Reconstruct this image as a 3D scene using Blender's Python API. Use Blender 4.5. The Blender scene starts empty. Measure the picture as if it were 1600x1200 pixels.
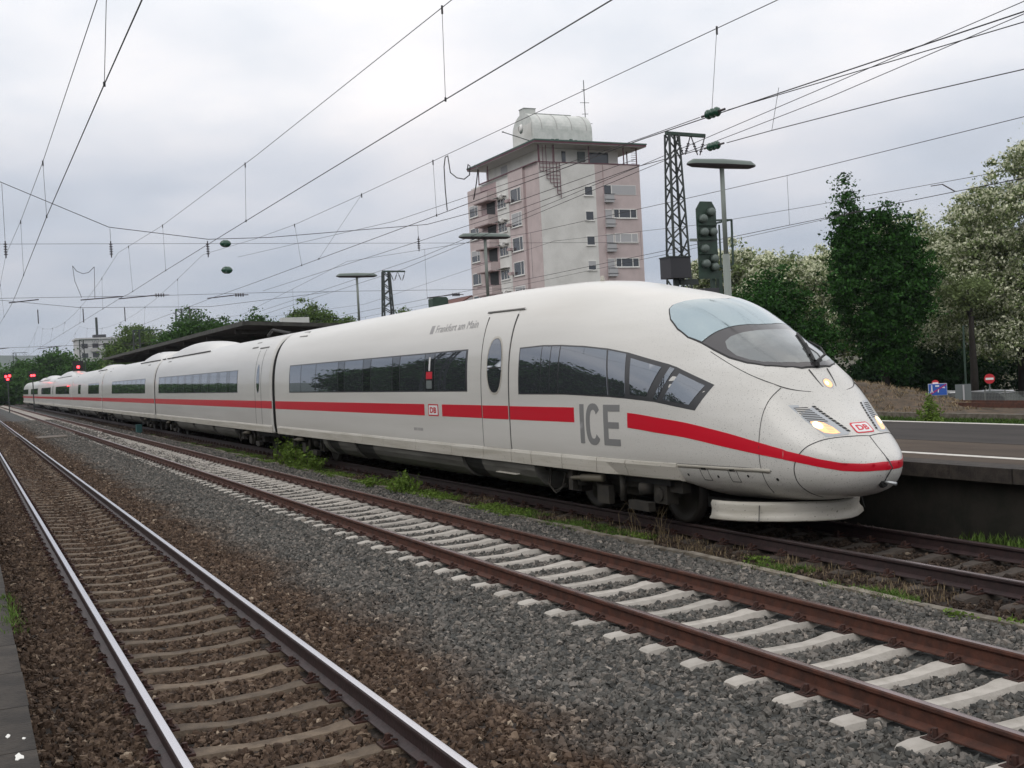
import bpy, bmesh, math, random
import numpy as np
from mathutils import Vector, Matrix
random.seed(7); RNG = np.random.default_rng(7)
R = math.radians
C = bpy.context.scene.collection
S = bpy.context.scene

# ------------------------------------------------------------------ camera
cam = bpy.data.cameras.new('camera'); co = bpy.data.objects.new('camera', cam); C.objects.link(co); S.camera = co
cam.sensor_width = 36; cam.lens = 1762/1600*36; cam.clip_end = 6000; cam.clip_start = 0.1
yaw, pit, rol = .4514, -.0156, -.0524
fw = Vector((math.sin(yaw)*math.cos(pit), math.cos(yaw)*math.cos(pit), math.sin(pit)))
rt = Vector((math.cos(yaw), -math.sin(yaw), 0)); up = rt.cross(fw)
rx = rt*math.cos(rol)+up*math.sin(rol); ux = -rt*math.sin(rol)+up*math.cos(rol)
co.matrix_world = Matrix(((rx.x, ux.x, -fw.x, 0), (rx.y, ux.y, -fw.y, 0), (rx.z, ux.z, -fw.z, 2.424), (0, 0, 0, 1)))

# ------------------------------------------------------------------ world: overcast sky
W = bpy.data.worlds.new('World'); S.world = W; W.use_nodes = True
nt = W.node_tree; nt.nodes.clear(); N = nt.nodes.new; LK = nt.links.new
out = N('ShaderNodeOutputWorld'); mixs = N('ShaderNodeMixShader'); LK(mixs.outputs[0], out.inputs[0])
sky = N('ShaderNodeTexSky'); sky.sky_type = 'NISHITA'; sky.sun_disc = False
SUN_EL, SUN_ROT = R(48), R(-115)
sky.sun_elevation = SUN_EL; sky.sun_rotation = SUN_ROT
b1 = N('ShaderNodeBackground'); b1.inputs[1].default_value = .07; LK(sky.outputs[0], b1.inputs[0])
b2 = N('ShaderNodeBackground'); b2.inputs[1].default_value = 1.0
mixs.inputs[0].default_value = .88; LK(b1.outputs[0], mixs.inputs[1]); LK(b2.outputs[0], mixs.inputs[2])
tc = N('ShaderNodeTexCoord'); sp = N('ShaderNodeSeparateXYZ'); LK(tc.outputs['Generated'], sp.inputs[0])
ramp = N('ShaderNodeValToRGB'); LK(sp.outputs[2], ramp.inputs[0])
cr = ramp.color_ramp; cr.interpolation = 'EASE'
cr.elements[0].position = 0.0; cr.elements[0].color = (.47, .525, .61, 1)
cr.elements[1].position = 1.0; cr.elements[1].color = (1.40, 1.39, 1.37, 1)
for p_, c_ in ((.09, (.56, .60, .675, 1)), (.16, (.76, .78, .83, 1)), (.25, (1.06, 1.06, 1.07, 1)), (.40, (1.32, 1.31, 1.29, 1)), (.6, (1.36, 1.35, 1.33, 1))):
    e_ = cr.elements.new(p_); e_.color = c_
# cloud layer projected on a flat ceiling: soft large patches
dv = N('ShaderNodeMath'); dv.operation = 'ADD'; dv.inputs[1].default_value = .22; LK(sp.outputs[2], dv.inputs[0])
vd = N('ShaderNodeVectorMath'); vd.operation = 'DIVIDE'; LK(tc.outputs['Generated'], vd.inputs[0])
cb = N('ShaderNodeCombineXYZ'); [LK(dv.outputs[0], cb.inputs[i]) for i in range(3)]; LK(cb.outputs[0], vd.inputs[1])
n1 = N('ShaderNodeTexNoise'); n1.inputs['Scale'].default_value = 1.5; n1.inputs['Detail'].default_value = 5; n1.inputs['Roughness'].default_value = .5
LK(vd.outputs[0], n1.inputs['Vector'])
mr = N('ShaderNodeMapRange'); mr.inputs[1].default_value = .3; mr.inputs[2].default_value = .7; mr.inputs[3].default_value = .84; mr.inputs[4].default_value = 1.16
LK(n1.outputs[0], mr.inputs[0])
warm = N('ShaderNodeValToRGB'); LK(n1.outputs[0], warm.inputs[0])
warm.color_ramp.elements[0].position = .38; warm.color_ramp.elements[0].color = (.955, .985, 1.035, 1)
warm.color_ramp.elements[1].position = .66; warm.color_ramp.elements[1].color = (1.04, .995, .97, 1)
m1 = N('ShaderNodeVectorMath'); m1.operation = 'MULTIPLY'; LK(ramp.outputs[0], m1.inputs[0]); LK(warm.outputs[0], m1.inputs[1])
m2 = N('ShaderNodeVectorMath'); m2.operation = 'SCALE'; LK(m1.outputs[0], m2.inputs[0]); LK(mr.outputs[0], m2.inputs['Scale'])
LK(m2.outputs[0], b2.inputs[0])
sun = bpy.data.lights.new('sun', 'SUN'); sun.energy = .55; sun.angle = R(30); sun.color = (1, .97, .92)
so = bpy.data.objects.new('sun', sun); C.objects.link(so)
sd = Vector((math.sin(SUN_ROT)*math.cos(SUN_EL), math.cos(SUN_ROT)*math.cos(SUN_EL), math.sin(SUN_EL)))
so.rotation_euler = sd.to_track_quat('Z', 'Y').to_euler()
S.view_settings.view_transform = 'Standard'; S.view_settings.look = 'None'; S.view_settings.exposure = 0; S.view_settings.gamma = 1
S.view_settings.use_curve_mapping = False
S.render.engine = 'CYCLES'; S.cycles.max_bounces = 6

# ------------------------------------------------------------------ materials
def sock(n, *names):
    for k in names:
        if k in n.inputs: return n.inputs[k]
MATS = {}
def mat(name, col, rough=.7, metal=0., col2=None, scale=4., stretch=(1, 1, 1), bump=0., bscale=None, spec=.5, detail=4., emit=0., lo=.4, hi=.62, transl=0., specks=None, island=0., coat=0., objrand=0.):
    m = bpy.data.materials.new(name); m.use_nodes = True; t = m.node_tree; b = t.nodes['Principled BSDF']; n = t.nodes.new; l = t.links.new
    b.inputs['Roughness'].default_value = rough; b.inputs['Metallic'].default_value = metal
    sock(b, 'Specular IOR Level').default_value = spec
    b.inputs['Base Color'].default_value = (*col, 1)
    if coat: sock(b, 'Coat Weight').default_value = coat; sock(b, 'Coat Roughness').default_value = .08
    g = None
    if col2 is not None or bump or specks:
        tcn = n('ShaderNodeTexCoord'); mp = n('ShaderNodeMapping'); l(tcn.outputs['Object'], mp.inputs[0]); mp.inputs['Scale'].default_value = stretch
        nz = n('ShaderNodeTexNoise'); l(mp.outputs[0], nz.inputs['Vector']); nz.inputs['Scale'].default_value = scale; nz.inputs['Detail'].default_value = detail
        nz.inputs['Roughness'].default_value = .6
        last = None
        if col2 is not None:
            r_ = n('ShaderNodeMapRange'); r_.inputs[1].default_value = lo; r_.inputs[2].default_value = hi; l(nz.outputs[0], r_.inputs[0])
            mx = n('ShaderNodeMix'); mx.data_type = 'RGBA'; l(r_.outputs[0], mx.inputs['Factor'])
            mx.inputs['A'].default_value = (*col, 1); mx.inputs['B'].default_value = (*col2, 1); last = mx.outputs['Result']
        if specks:
            sc_, thr, sc_col, ymax = specks
            v = n('ShaderNodeTexNoise'); l(tcn.outputs['Object'], v.inputs['Vector']); v.inputs['Scale'].default_value = sc_; v.inputs['Detail'].default_value = 2
            r2 = n('ShaderNodeMapRange'); r2.inputs[1].default_value = thr; r2.inputs[2].default_value = thr+.035; l(v.outputs[0], r2.inputs[0])
            fac = r2.outputs[0]
            if ymax:
                s_ = n('ShaderNodeSeparateXYZ'); l(tcn.outputs['Object'], s_.inputs[0])
                r3 = n('ShaderNodeMapRange'); r3.inputs[1].default_value = ymax[0]; r3.inputs[2].default_value = ymax[1]; r3.inputs[3].default_value = 1; r3.inputs[4].default_value = ymax[2]
                l(s_.outputs[1], r3.inputs[0]); mm = n('ShaderNodeMath'); mm.operation = 'MULTIPLY'; l(fac, mm.inputs[0]); l(r3.outputs[0], mm.inputs[1]); fac = mm.outputs[0]
            mx2 = n('ShaderNodeMix'); mx2.data_type = 'RGBA'; l(fac, mx2.inputs['Factor'])
            if last: l(last, mx2.inputs['A'])
            else: mx2.inputs['A'].default_value = (*col, 1)
            mx2.inputs['B'].default_value = (*sc_col, 1); last = mx2.outputs['Result']
        if last and not island: l(last, b.inputs['Base Color'])
        g = last
        if bump:
            nb = n('ShaderNodeTexNoise'); l(mp.outputs[0], nb.inputs['Vector']); nb.inputs['Scale'].default_value = bscale or scale*4; nb.inputs['Detail'].default_value = 5
            bp = n('ShaderNodeBump'); bp.inputs['Strength'].default_value = bump; bp.inputs['Distance'].default_value = .02
            l(nb.outputs[0], bp.inputs['Height']); l(bp.outputs[0], b.inputs['Normal'])
    if island:
        ge = n('ShaderNodeNewGeometry'); mpr = n('ShaderNodeMapRange'); l(ge.outputs['Random Per Island'], mpr.inputs[0]); mpr.inputs[3].default_value = 1-island; mpr.inputs[4].default_value = 1+island
        vs = n('ShaderNodeVectorMath'); vs.operation = 'SCALE'; l(mpr.outputs[0], vs.inputs['Scale'])
        if g: l(g, vs.inputs[0])
        else: vs.inputs[0].default_value = col
        l(vs.outputs[0], b.inputs['Base Color'])
    if objrand:
        oi = n('ShaderNodeObjectInfo'); mo = n('ShaderNodeMapRange'); l(oi.outputs['Random'], mo.inputs[0]); mo.inputs[3].default_value = 1-objrand; mo.inputs[4].default_value = 1+objrand*.6
        vo_ = n('ShaderNodeVectorMath'); vo_.operation = 'SCALE'; l(mo.outputs[0], vo_.inputs['Scale']); l(b.inputs['Base Color'].links[0].from_socket, vo_.inputs[0]); l(vo_.outputs[0], b.inputs['Base Color'])
    if transl:
        o = t.nodes['Material Output']; tr = n('ShaderNodeBsdfTranslucent'); ad = n('ShaderNodeMixShader'); ad.inputs[0].default_value = transl
        src = b.inputs['Base Color'].links
        if src: l(src[0].from_socket, tr.inputs[0])
        else: tr.inputs[0].default_value = (*col, 1)
        l(b.outputs[0], ad.inputs[1]); l(tr.outputs[0], ad.inputs[2]); l(ad.outputs[0], o.inputs[0])
    if emit:
        b.inputs['Emission Color'].default_value = (*col, 1); b.inputs['Emission Strength'].default_value = emit
    MATS[name] = m; return m

M = MATS
HAZE = .00011
mat('train_white', (.645, .632, .60), .33, col2=(.56, .545, .51), scale=1.1, stretch=(1, .12, 2.2), specks=(70, .645, (.26, .25, .235), (12.0, 15.5, .15)), coat=.25, lo=.35, hi=.75)
mat('car_white', (.60, .59, .565), .33, col2=(.50, .49, .465), scale=1.1, stretch=(1, .12, 2.2), coat=.25, lo=.35, hi=.75)
mat('skirt_white', (.53, .505, .45), .45, col2=(.38, .355, .295), scale=2, stretch=(1, .3, 4), lo=.4, hi=.75, specks=(30, .68, (.2, .18, .15), None))
mat('belly_gray', (.14, .137, .125), .6, col2=(.08, .077, .068), scale=2, stretch=(1, .3, 3))
mat('train_red', (.60, .004, .022), .35, coat=.3)
mat('ice_gray', (.22, .22, .22), .45)
mat('faint_gray', (.30, .29, .29), .5)
mat('seam_dark', (.05, .05, .05), .7)
mat('black', (.012, .012, .012), .6)
mat('rubber', (.02, .02, .02), .85)
mat('side_glass', (.20, .22, .25), .015, metal=.82, spec=.7)
mat('strip_glass', (.11, .12, .135), .02, metal=.8)
mat('window_frame_dark', (.035, .036, .04), .3)
mat('screen_upper', (.34, .415, .44), .10, metal=.75, coat=.6)
mat('screen_frame', (.055, .05, .052), .12, coat=.5)
mat('screen_lower', (.27, .285, .28), .13, metal=.7, coat=.6, col2=(.19, .20, .20), scale=1.5)
mat('lamp_housing', (.42, .44, .46), .3)
mat('lamp_warm', (1.0, .50, .24), .3, emit=.85)
mat('lamp_hot', (1.0, .80, .50), .3, emit=2.2)
mat('steel_rod', (.4, .42, .43), .35, metal=.6)
mat('bogie', (.018, .016, .013), .8, col2=(.032, .027, .02), scale=6)
mat('wheel_steel', (.05, .045, .04), .5, metal=.5)
mat('damper', (.13, .115, .085), .6)
mat('rail_top', (.62, .61, .64), .22, metal=1)
mat('rail_top_dull', (.24, .18, .18), .27, metal=.8, col2=(.13, .09, .08), scale=3, stretch=(1, .3, 1))
mat('rail_rust', (.088, .030, .017), .75, col2=(.050, .019, .012), scale=8, bump=.3)
mat('rail_brown', (.040, .022, .022), .55, col2=(.026, .016, .016), scale=8, bump=.3)
mat('clip_rust', (.05, .018, .012), .8, col2=(.03, .014, .010), scale=20)
mat('sleeper_new', (.43, .40, .36), .85, col2=(.31, .285, .25), scale=5, bump=.3, bscale=60, lo=.42, hi=.7, objrand=.16)
mat('sleeper_old', (.15, .112, .078), .9, col2=(.085, .062, .043), scale=5, bump=.5, bscale=50, objrand=.25)
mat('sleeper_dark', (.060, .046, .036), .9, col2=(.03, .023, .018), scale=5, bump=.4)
mat('kerb_stone', (.21, .185, .15), .9, col2=(.12, .10, .075), scale=6, bump=.3, objrand=.25)
mat('platform_edge', (.045, .037, .030), .9, col2=(.022, .018, .015), scale=5, bump=.4, bscale=40, objrand=.2)
mat('platform_face', (.022, .019, .014), .95, col2=(.010, .010, .006), scale=2.5, bump=.5, bscale=14)  # near-black: dirt, plus the poor light on this wall put into the colour
mat('asphalt', (.056, .050, .047), .95, spec=.2, col2=(.040, .036, .034), scale=1.2, stretch=(1, .3, 1), bump=.15, bscale=120)
mat('asphalt_brown', (.088, .068, .053), .95, spec=.2, col2=(.064, .050, .040), scale=1.4, stretch=(1, .3, 1), bump=.15, bscale=120)
mat('paint_line', (.62, .60, .55), .7, col2=(.42, .40, .37), scale=5, lo=.5, hi=.75)
mat('splat', (.75, .74, .7), .8)
mat('earth', (.09, .075, .05), .95, col2=(.055, .06, .03), scale=.4, bump=.4, bscale=6)
mat('far_gravel', (.080, .066, .056), .95, col2=(.045, .038, .031), scale=3, bump=.5, bscale=30)
mat('mound_soil', (.10, .068, .042), .95, col2=(.045, .034, .022), scale=3, bump=1., bscale=12)
mat('green_steel', (.030, .062, .043), .55, col2=(.022, .042, .03), scale=4)
mat('pale_green_steel', (.20, .225, .205), .5)
mat('lamp_top', (.11, .14, .125), .4)
mat('lamp_under', (.06, .05, .055), .5)
mat('mast_steel', (.035, .045, .042), .6)
mat('box_gray', (.045, .045, .052), .6)
mat('wire', (.028, .026, .028), .55)
mat('insulator_green', (.012, .062, .035), .2, coat=.4)
mat('insulator_dark', (.03, .02, .025), .3)
mat('canopy_dark', (.035, .033, .03), .8, col2=(.055, .05, .045), scale=2)
mat('canopy_edge', (.06, .06, .05), .8, col2=(.035, .033, .03), scale=3)
mat('wall_pink', (.55, .46, .45), .9, col2=(.49, .41, .40), scale=.6, bump=.1)
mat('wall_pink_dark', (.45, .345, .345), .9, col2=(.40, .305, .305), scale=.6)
mat('wall_white', (.70, .69, .66), .9, col2=(.61, .60, .57), scale=.5, bump=.1)
mat('win_white', (.72, .71, .68), .5)
mat('win_glass', (.045, .05, .058), .08, spec=.8)
mat('curtain', (.42, .42, .43), .8)
mat('roof_green', (.055, .105, .085), .6)
mat('roof_red_edge', (.13, .05, .065), .6)
mat('soffit', (.42, .41, .40), .9)
mat('dome_white', (.60, .61, .58), .45, col2=(.50, .52, .49), scale=1.4)
mat('white_plaster', (.50, .50, .50), .9)
mat('tile_roof', (.13, .055, .045), .9)
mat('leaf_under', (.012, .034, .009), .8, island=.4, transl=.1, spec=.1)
mat('leaf_dark', (.027, .080, .015), .6, island=.7, transl=.2, spec=.15)
mat('leaf_mid', (.048, .108, .024), .7, island=.4, transl=.22, spec=.15)
mat('leaf_far', (.10, .155, .045), .8, island=.35, transl=.2, spec=.1)
mat('leaf_pale', (.16, .205, .085), .7, island=.35, transl=.25, spec=.15)
mat('blossom', (.70, .71, .53), .8, island=.3, transl=.25, spec=.1)
mat('bark', (.026, .021, .017), .95, col2=(.017, .014, .011), scale=5, bump=.5)
mat('grass_a', (.095, .155, .035), .8, island=.45, transl=.25, spec=.1)
mat('grass_far', (.055, .095, .022), .8, island=.45, transl=.2, spec=.1)
mat('weed', (.13, .20, .04), .8, island=.4, transl=.25, spec=.1)
mat('dry_stem', (.20, .15, .085), .9, island=.3)
mat('hill_green', (.05, .07, .045), 1.)
mat('sign_blue', (.025, .10, .42), .4); mat('sign_red', (.50, .02, .03), .4); mat('sign_white', (.75, .75, .75), .5); mat('sign_gray', (.13, .15, .15), .6)
mat('sign_magenta', (.35, .02, .16), .4)
mat('red_signal', (1.0, .03, .04), .3, emit=9)
mat('car_red', (.35, .02, .025), .3, coat=.5); mat('car_silver', (.5, .5, .52), .3, coat=.5); mat('car_pearl', (.7, .7, .7), .3, coat=.5); mat('car_dark', (.05, .055, .06), .3, coat=.5)
mat('fence_gray', (.16, .17, .16), .7)
mat('teal_post', (.03, .10, .10), .6)
mat('plank', (.13, .105, .085), .9, col2=(.09, .075, .06), scale=4)
mat('clay_wall', (.22, .21, .19), .95, col2=(.17, .16, .14), scale=1)

def ballast_material(name, stone):
    m = bpy.data.materials.new(name); m.use_nodes = True; t = m.node_tree; n = t.nodes.new; l = t.links.new; b = t.nodes['Principled BSDF']
    b.inputs['Roughness'].default_value = .85; sock(b, 'Specular IOR Level').default_value = .35
    g = n('ShaderNodeNewGeometry'); s = n('ShaderNodeSeparateXYZ'); l(g.outputs['Position'], s.inputs[0])
    nz = n('ShaderNodeTexNoise'); nz.inputs['Scale'].default_value = .9; nz.inputs['Detail'].default_value = 4; l(g.outputs['Position'], nz.inputs['Vector'])
    ad = n('ShaderNodeMath'); ad.operation = 'MULTIPLY_ADD'; l(nz.outputs[0], ad.inputs[0]); ad.inputs[1].default_value = 1.5; l(s.outputs[0], ad.inputs[2])
    r1 = n('ShaderNodeMapRange'); r1.inputs[1].default_value = 4.1; r1.inputs[2].default_value = 5.0; l(ad.outputs[0], r1.inputs[0])   # rust dust of the old track -> fresh grey stone
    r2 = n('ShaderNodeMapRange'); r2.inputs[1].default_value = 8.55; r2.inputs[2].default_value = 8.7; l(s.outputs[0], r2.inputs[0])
    def mixc(f, a, c):
        mx = n('ShaderNodeMix'); mx.data_type = 'RGBA'; l(f, mx.inputs['Factor'])
        for k, v in (('A', a), ('B', c)):
            if isinstance(v, tuple): mx.inputs[k].default_value = (*v, 1)
            else: l(v, mx.inputs[k])
        return mx.outputs['Result']
    if stone:
        oi = n('ShaderNodeObjectInfo'); rnd = oi.outputs['Random']
        gr = n('ShaderNodeValToRGB'); l(rnd, gr.inputs[0]); br = n('ShaderNodeValToRGB'); l(rnd, br.inputs[0])
        for rr, cs in ((gr, ((0, (0.062, 0.062, 0.058)), (.5, (0.107, 0.102, 0.092)), (.9, (0.175, 0.157, 0.140)), (1, (0.278, 0.246, 0.213)))), (br, ((0, (0.037, 0.023, 0.015)), (.5, (0.071, 0.044, 0.028)), (.85, (0.113, 0.075, 0.051)), (.98, (0.174, 0.123, 0.085)), (1, (0.368, 0.294, 0.219))))):
            e = rr.color_ramp.elements; e[0].position, e[0].color = cs[0][0], (*cs[0][1], 1); e[1].position, e[1].color = cs[-1][0], (*cs[-1][1], 1)
            for p, c in cs[1:-1]: q = e.new(p); q.color = (*c, 1)
        base = mixc(r1.outputs[0], br.outputs[0], gr.outputs[0])
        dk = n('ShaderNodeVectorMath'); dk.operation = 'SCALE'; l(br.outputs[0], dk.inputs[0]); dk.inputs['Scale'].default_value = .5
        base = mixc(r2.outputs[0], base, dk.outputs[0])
    else:
        vo = n('ShaderNodeTexVoronoi'); vo.inputs['Scale'].default_value = 17; l(g.outputs['Position'], vo.inputs['Vector'])
        sh = n('ShaderNodeSeparateColor'); l(vo.outputs['Color'], sh.inputs[0])
        gr = mixc(sh.outputs[0], (0.028, 0.030, 0.030), (0.077, 0.079, 0.076)); br = mixc(sh.outputs[0], (0.016, 0.012, 0.009), (0.049, 0.036, 0.029))
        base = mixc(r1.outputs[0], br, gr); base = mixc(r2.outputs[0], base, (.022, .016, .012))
        bp = n('ShaderNodeBump'); bp.inputs['Strength'].default_value = .9; bp.inputs['Distance'].default_value = .03; bp.invert = True
        l(vo.outputs['Distance'], bp.inputs['Height']); l(bp.outputs[0], b.inputs['Normal'])
    l(base, b.inputs['Base Color']); MATS[name] = m
ballast_material('ballast_ground', False); ballast_material('ballast_stone', True)

# ------------------------------------------------------------------ helpers
def tag(o, label=None, cat=None, group=None, kind=None):
    for k, v in (('label', label), ('category', cat), ('group', group), ('kind', kind)):
        if v: o[k] = v
    return o
def empty(name, loc=(0, 0, 0), label=None, cat=None, group=None, kind=None, rz=0):
    o = bpy.data.objects.new(name, None); C.objects.link(o); o.location = loc; o.rotation_euler = (0, 0, rz)
    o.empty_display_size = .2
    return tag(o, label, cat, group, kind)
def link(name, me, parent=None, loc=(0, 0, 0), rot=None, scale=None):
    o = bpy.data.objects.new(name, me); C.objects.link(o); o.location = loc
    if rot: o.rotation_euler = rot
    if scale: o.scale = scale
    if parent: o.parent = parent
    return o
def mesh(name, vs, fs, mats, smooth=False, mi=None):
    me = bpy.data.meshes.new(name); me.from_pydata([tuple(map(float, v)) for v in vs], [], fs)
    for m in (mats if isinstance(mats, (list, tuple)) else [mats]): me.materials.append(M[m])
    if smooth: me.shade_smooth()
    if mi is not None: me.polygons.foreach_set('material_index', mi)
    me.update(); return me
class MB:
    def __init__(s): s.v = []; s.f = []; s.m = []
    def add(s, vs, fs, m=0):
        k = len(s.v); s.v += [tuple(v) for v in vs]; s.f += [tuple(i+k for i in f) for f in fs]; s.m += [m]*len(fs); return s
    def box(s, x0, x1, y0, y1, z0, z1, m=0):
        return s.add([(x0, y0, z0), (x1, y0, z0), (x1, y1, z0), (x0, y1, z0), (x0, y0, z1), (x1, y0, z1), (x1, y1, z1), (x0, y1, z1)],
                     [(0, 3, 2, 1), (4, 5, 6, 7), (0, 1, 5, 4), (1, 2, 6, 5), (2, 3, 7, 6), (3, 0, 4, 7)], m)
    def bar(s, a, b, w, h=None, m=0):
        a = Vector(a); b = Vector(b); h = h or w; d = (b-a).normalized(); r = d.cross(Vector((0, 0, 1)))
        if r.length < 1e-3: r = Vector((1, 0, 0))
        r.normalize(); u = r.cross(d)
        vs = [p+r*i*w/2+u*j*h/2 for p in (a, b) for i, j in ((-1, -1), (1, -1), (1, 1), (-1, 1))]
        return s.add(vs, [(0, 1, 2, 3), (7, 6, 5, 4), (0, 4, 5, 1), (1, 5, 6, 2), (2, 6, 7, 3), (3, 7, 4, 0)], m)
    def tube(s, pts, rad, n=6, m=0, cap=True):
        pts = [Vector(p) for p in pts]; rings = []; pr = None
        rads = rad if isinstance(rad, (list, tuple)) else [rad]*len(pts)
        k = len(s.v)
        for i, p in enumerate(pts):
            d = (pts[min(i+1, len(pts)-1)]-pts[max(i-1, 0)]).normalized()
            if pr is None:
                r = d.cross(Vector((0, 0, 1)));
                if r.length < 1e-3: r = Vector((1, 0, 0))
            else: r = pr-d*pr.dot(d)
            r.normalize(); pr = r; u = r.cross(d)
            for j in range(n):
                a = 2*math.pi*j/n; s.v.append(tuple(p+(r*math.cos(a)+u*math.sin(a))*rads[i]))
        for i in range(len(pts)-1):
            for j in range(n):
                s.f.append((k+i*n+j, k+i*n+(j+1) % n, k+(i+1)*n+(j+1) % n, k+(i+1)*n+j)); s.m.append(m)
        if cap:
            s.f.append(tuple(k+j for j in range(n))[::-1]); s.f.append(tuple(k+(len(pts)-1)*n+j for j in range(n))); s.m += [m, m]
        return s
    def lathe(s, prof, c, axis='z', n=16, m=0):
        k = len(s.v); P = len(prof)
        for j in range(n):
            a = 2*math.pi*j/n
            for r, h in prof:
                x, y = r*math.cos(a), r*math.sin(a)
                v = {'z': (x, y, h), 'x': (h, x, y), 'y': (x, h, y)}[axis]; s.v.append((v[0]+c[0], v[1]+c[1], v[2]+c[2]))
        for j in range(n):
            for i in range(P-1):
                s.f.append((k+j*P+i, k+((j+1) % n)*P+i, k+((j+1) % n)*P+i+1, k+j*P+i+1)); s.m.append(m)
        return s
    def prism(s, poly, h0, h1, axis='z', m=0):
        def mk(p, h): return {'z': (p[0], p[1], h), 'y': (p[0], h, p[1]), 'x': (h, p[0], p[1])}[axis]
        n = len(poly); vs = [mk(p, h0) for p in poly]+[mk(p, h1) for p in poly]
        return s.add(vs, [tuple(range(n))[::-1], tuple(range(n, 2*n))]+[(i, (i+1) % n, n+(i+1) % n, n+i) for i in range(n)], m)
    def me(s, name, mats, smooth=False): return mesh(name, s.v, s.f, mats, smooth, s.m)
    def obj(s, name, mats, parent=None, smooth=False, loc=(0, 0, 0), **k): return tag(link(name, s.me(name, mats, smooth), parent, loc), **k)

# ------------------------------------------------------------------ ground and setting
def structure(name, me, parent=None): return tag(link(name, me, parent), kind='structure')
mb = MB(); gxs = [-3500, 38, 39, 90, 92, 3500]; gys = [-800, -10, -8, 105, 107, 5000]
mb.v = [(x_, y_, -1.42 if (i in (2, 3) and j in (2, 3)) else -.5) for j, y_ in enumerate(gys) for i, x_ in enumerate(gxs)]
mb.f = [(j*6+i, j*6+i+1, j*6+i+7, j*6+i+6) for j in range(5) for i in range(5)]; mb.m = [0]*25
structure('ground', mb.me('ground', 'earth'))
def fractal(x, y, s=1.0, seed=0):
    r = 0
    for k in range(3):
        f = s*(2**k); r = r+(np.sin(x*f*1.3+seed+1.7*np.sin(y*f*.9+k))*np.cos(y*f*1.1+2.1*k+seed*.7+1.3*np.sin(x*f*.8)))/(2**k)
    return r/1.75
def hz(x, y):
    z = -.222+.012*fractal(x, y, 2.2)
    d1 = np.abs(x-1.8945)
    z = np.where(d1 < .62, -.236+.012*np.clip((d1-.3)/.3, 0, 1)+.008*fractal(x, y, 3), z)     # between the rails of the near track
    z = np.where((d1 > .86) & (x < 3.6), -.178-.012*(x < 1.5)+.010*fractal(x, y, 2.5), z)
    z = np.where((x > 3.3) & (x < 4.9), z-.02+.02*fractal(x, y, .8, 3), z)
    z = np.where(np.abs(x-6.49) < .68, -.252+.008*fractal(x, y, 3), z)
    z = np.where(x > 8.55, -.235+.02*fractal(x, y, 1.4, 5), z)
    return z
def sheet(name, xs, ys, mt, zf, kind='structure'):
    X, Y = np.meshgrid(xs, ys); Z = zf(X, Y); nx, ny = len(xs), len(ys)
    v = np.stack([X, Y, Z], -1).reshape(-1, 3); f = [(j*nx+i, j*nx+i+1, (j+1)*nx+i+1, (j+1)*nx+i) for j in range(ny-1) for i in range(nx-1)]
    return structure(name, mesh(name, v, f, mt, True))
ys = np.concatenate([np.arange(1, 30, .2), np.arange(30, 80, 1), np.arange(80, 341, 10)])
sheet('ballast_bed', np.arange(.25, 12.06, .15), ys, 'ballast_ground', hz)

# ------------------------------------------------------------------ rails and sleepers
RP = [(-.075, -.172), (.075, -.172), (.075, -.161), (.0125, -.135), (.0083, -.06), (.036, -.034), (.036, -.012), (.028, -.001), (.015, .0), (-.015, .0), (-.028, -.001), (-.036, -.012), (-.036, -.034), (-.0083, -.06), (-.0125, -.135), (-.075, -.161)]
def rail(parent, x, y0, y1, side, top):
    vs = []; fs = []; mi = []; n = len(RP)
    stations = [y0+(y1-y0)*i/6 for i in range(7)]
    for y in stations: vs += [(x+p[0], y, p[1]) for p in RP]
    for k in range(len(stations)-1):
        for i in range(n):
            j = (i+1) % n; fs.append((k*n+i, k*n+j, (k+1)*n+j, (k+1)*n+i)); mi.append(1 if i in (7, 8, 9) else 0)
    fs += [tuple(range(n))[::-1], tuple(range(6*n, 7*n))]; mi += [0, 0]
    me = mesh('rail', vs, fs, [side, top], mi=mi); bm = bmesh.new(); bm.from_mesh(me); bmesh.ops.recalc_face_normals(bm, faces=bm.faces); bm.to_mesh(me); bm.free()
    return link('rail', me, parent)
def sleeper_mesh(mt, name, jit=0):
    # along x: centre waist lower and narrower, rail seats, chamfered ends
    st = [(-1.13, .080, -.200), (-1.10, .088, -.188), (-1.0, .098, -.178), (-.52, .098, -.176), (-.38, .080, -.192), (-.2, .072, -.206), (.2, .072, -.206), (.38, .080, -.192), (.52, .098, -.176), (1.0, .098, -.178), (1.10, .088, -.188), (1.13, .080, -.200)]
    vs = []; fs = []
    rj = random.Random(jit)
    for x, w, z in st:
        z += rj.uniform(-.004, .004)*bool(jit)
        vs += [(x, -w-.05, -.36), (x, -w-.028, z-.055), (x, -w+.004, z), (x, w-.004, z), (x, w+.028, z-.055), (x, w+.05, -.36)]
    for k in range(len(st)-1):
        for i in range(5): fs.append((k*6+i, (k+1)*6+i, (k+1)*6+i+1, k*6+i+1))
    fs += [tuple(range(6)), tuple(range((len(st)-1)*6, len(st)*6))[::-1]]
    me = mesh(name, vs, fs, mt)
    return me
def clip_mesh(mt):
    m = MB()
    m.box(-.176, .176, -.075, .075, -.185, -.168)
    for s in (-1, 1):
        m.lathe([(0, .0), (.021, .0), (.021, -.09)][::-1], (s*.115, 0, -.10), 'z', 6)
        m.tube([(s*.06, -.045, -.143), (s*.10, -.06, -.128), (s*.15, -.03, -.165), (s*.15, .03, -.165), (s*.10, .06, -.128), (s*.06, .045, -.143)], .010, 5)
    return m.me('rail_clip', mt)
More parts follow.
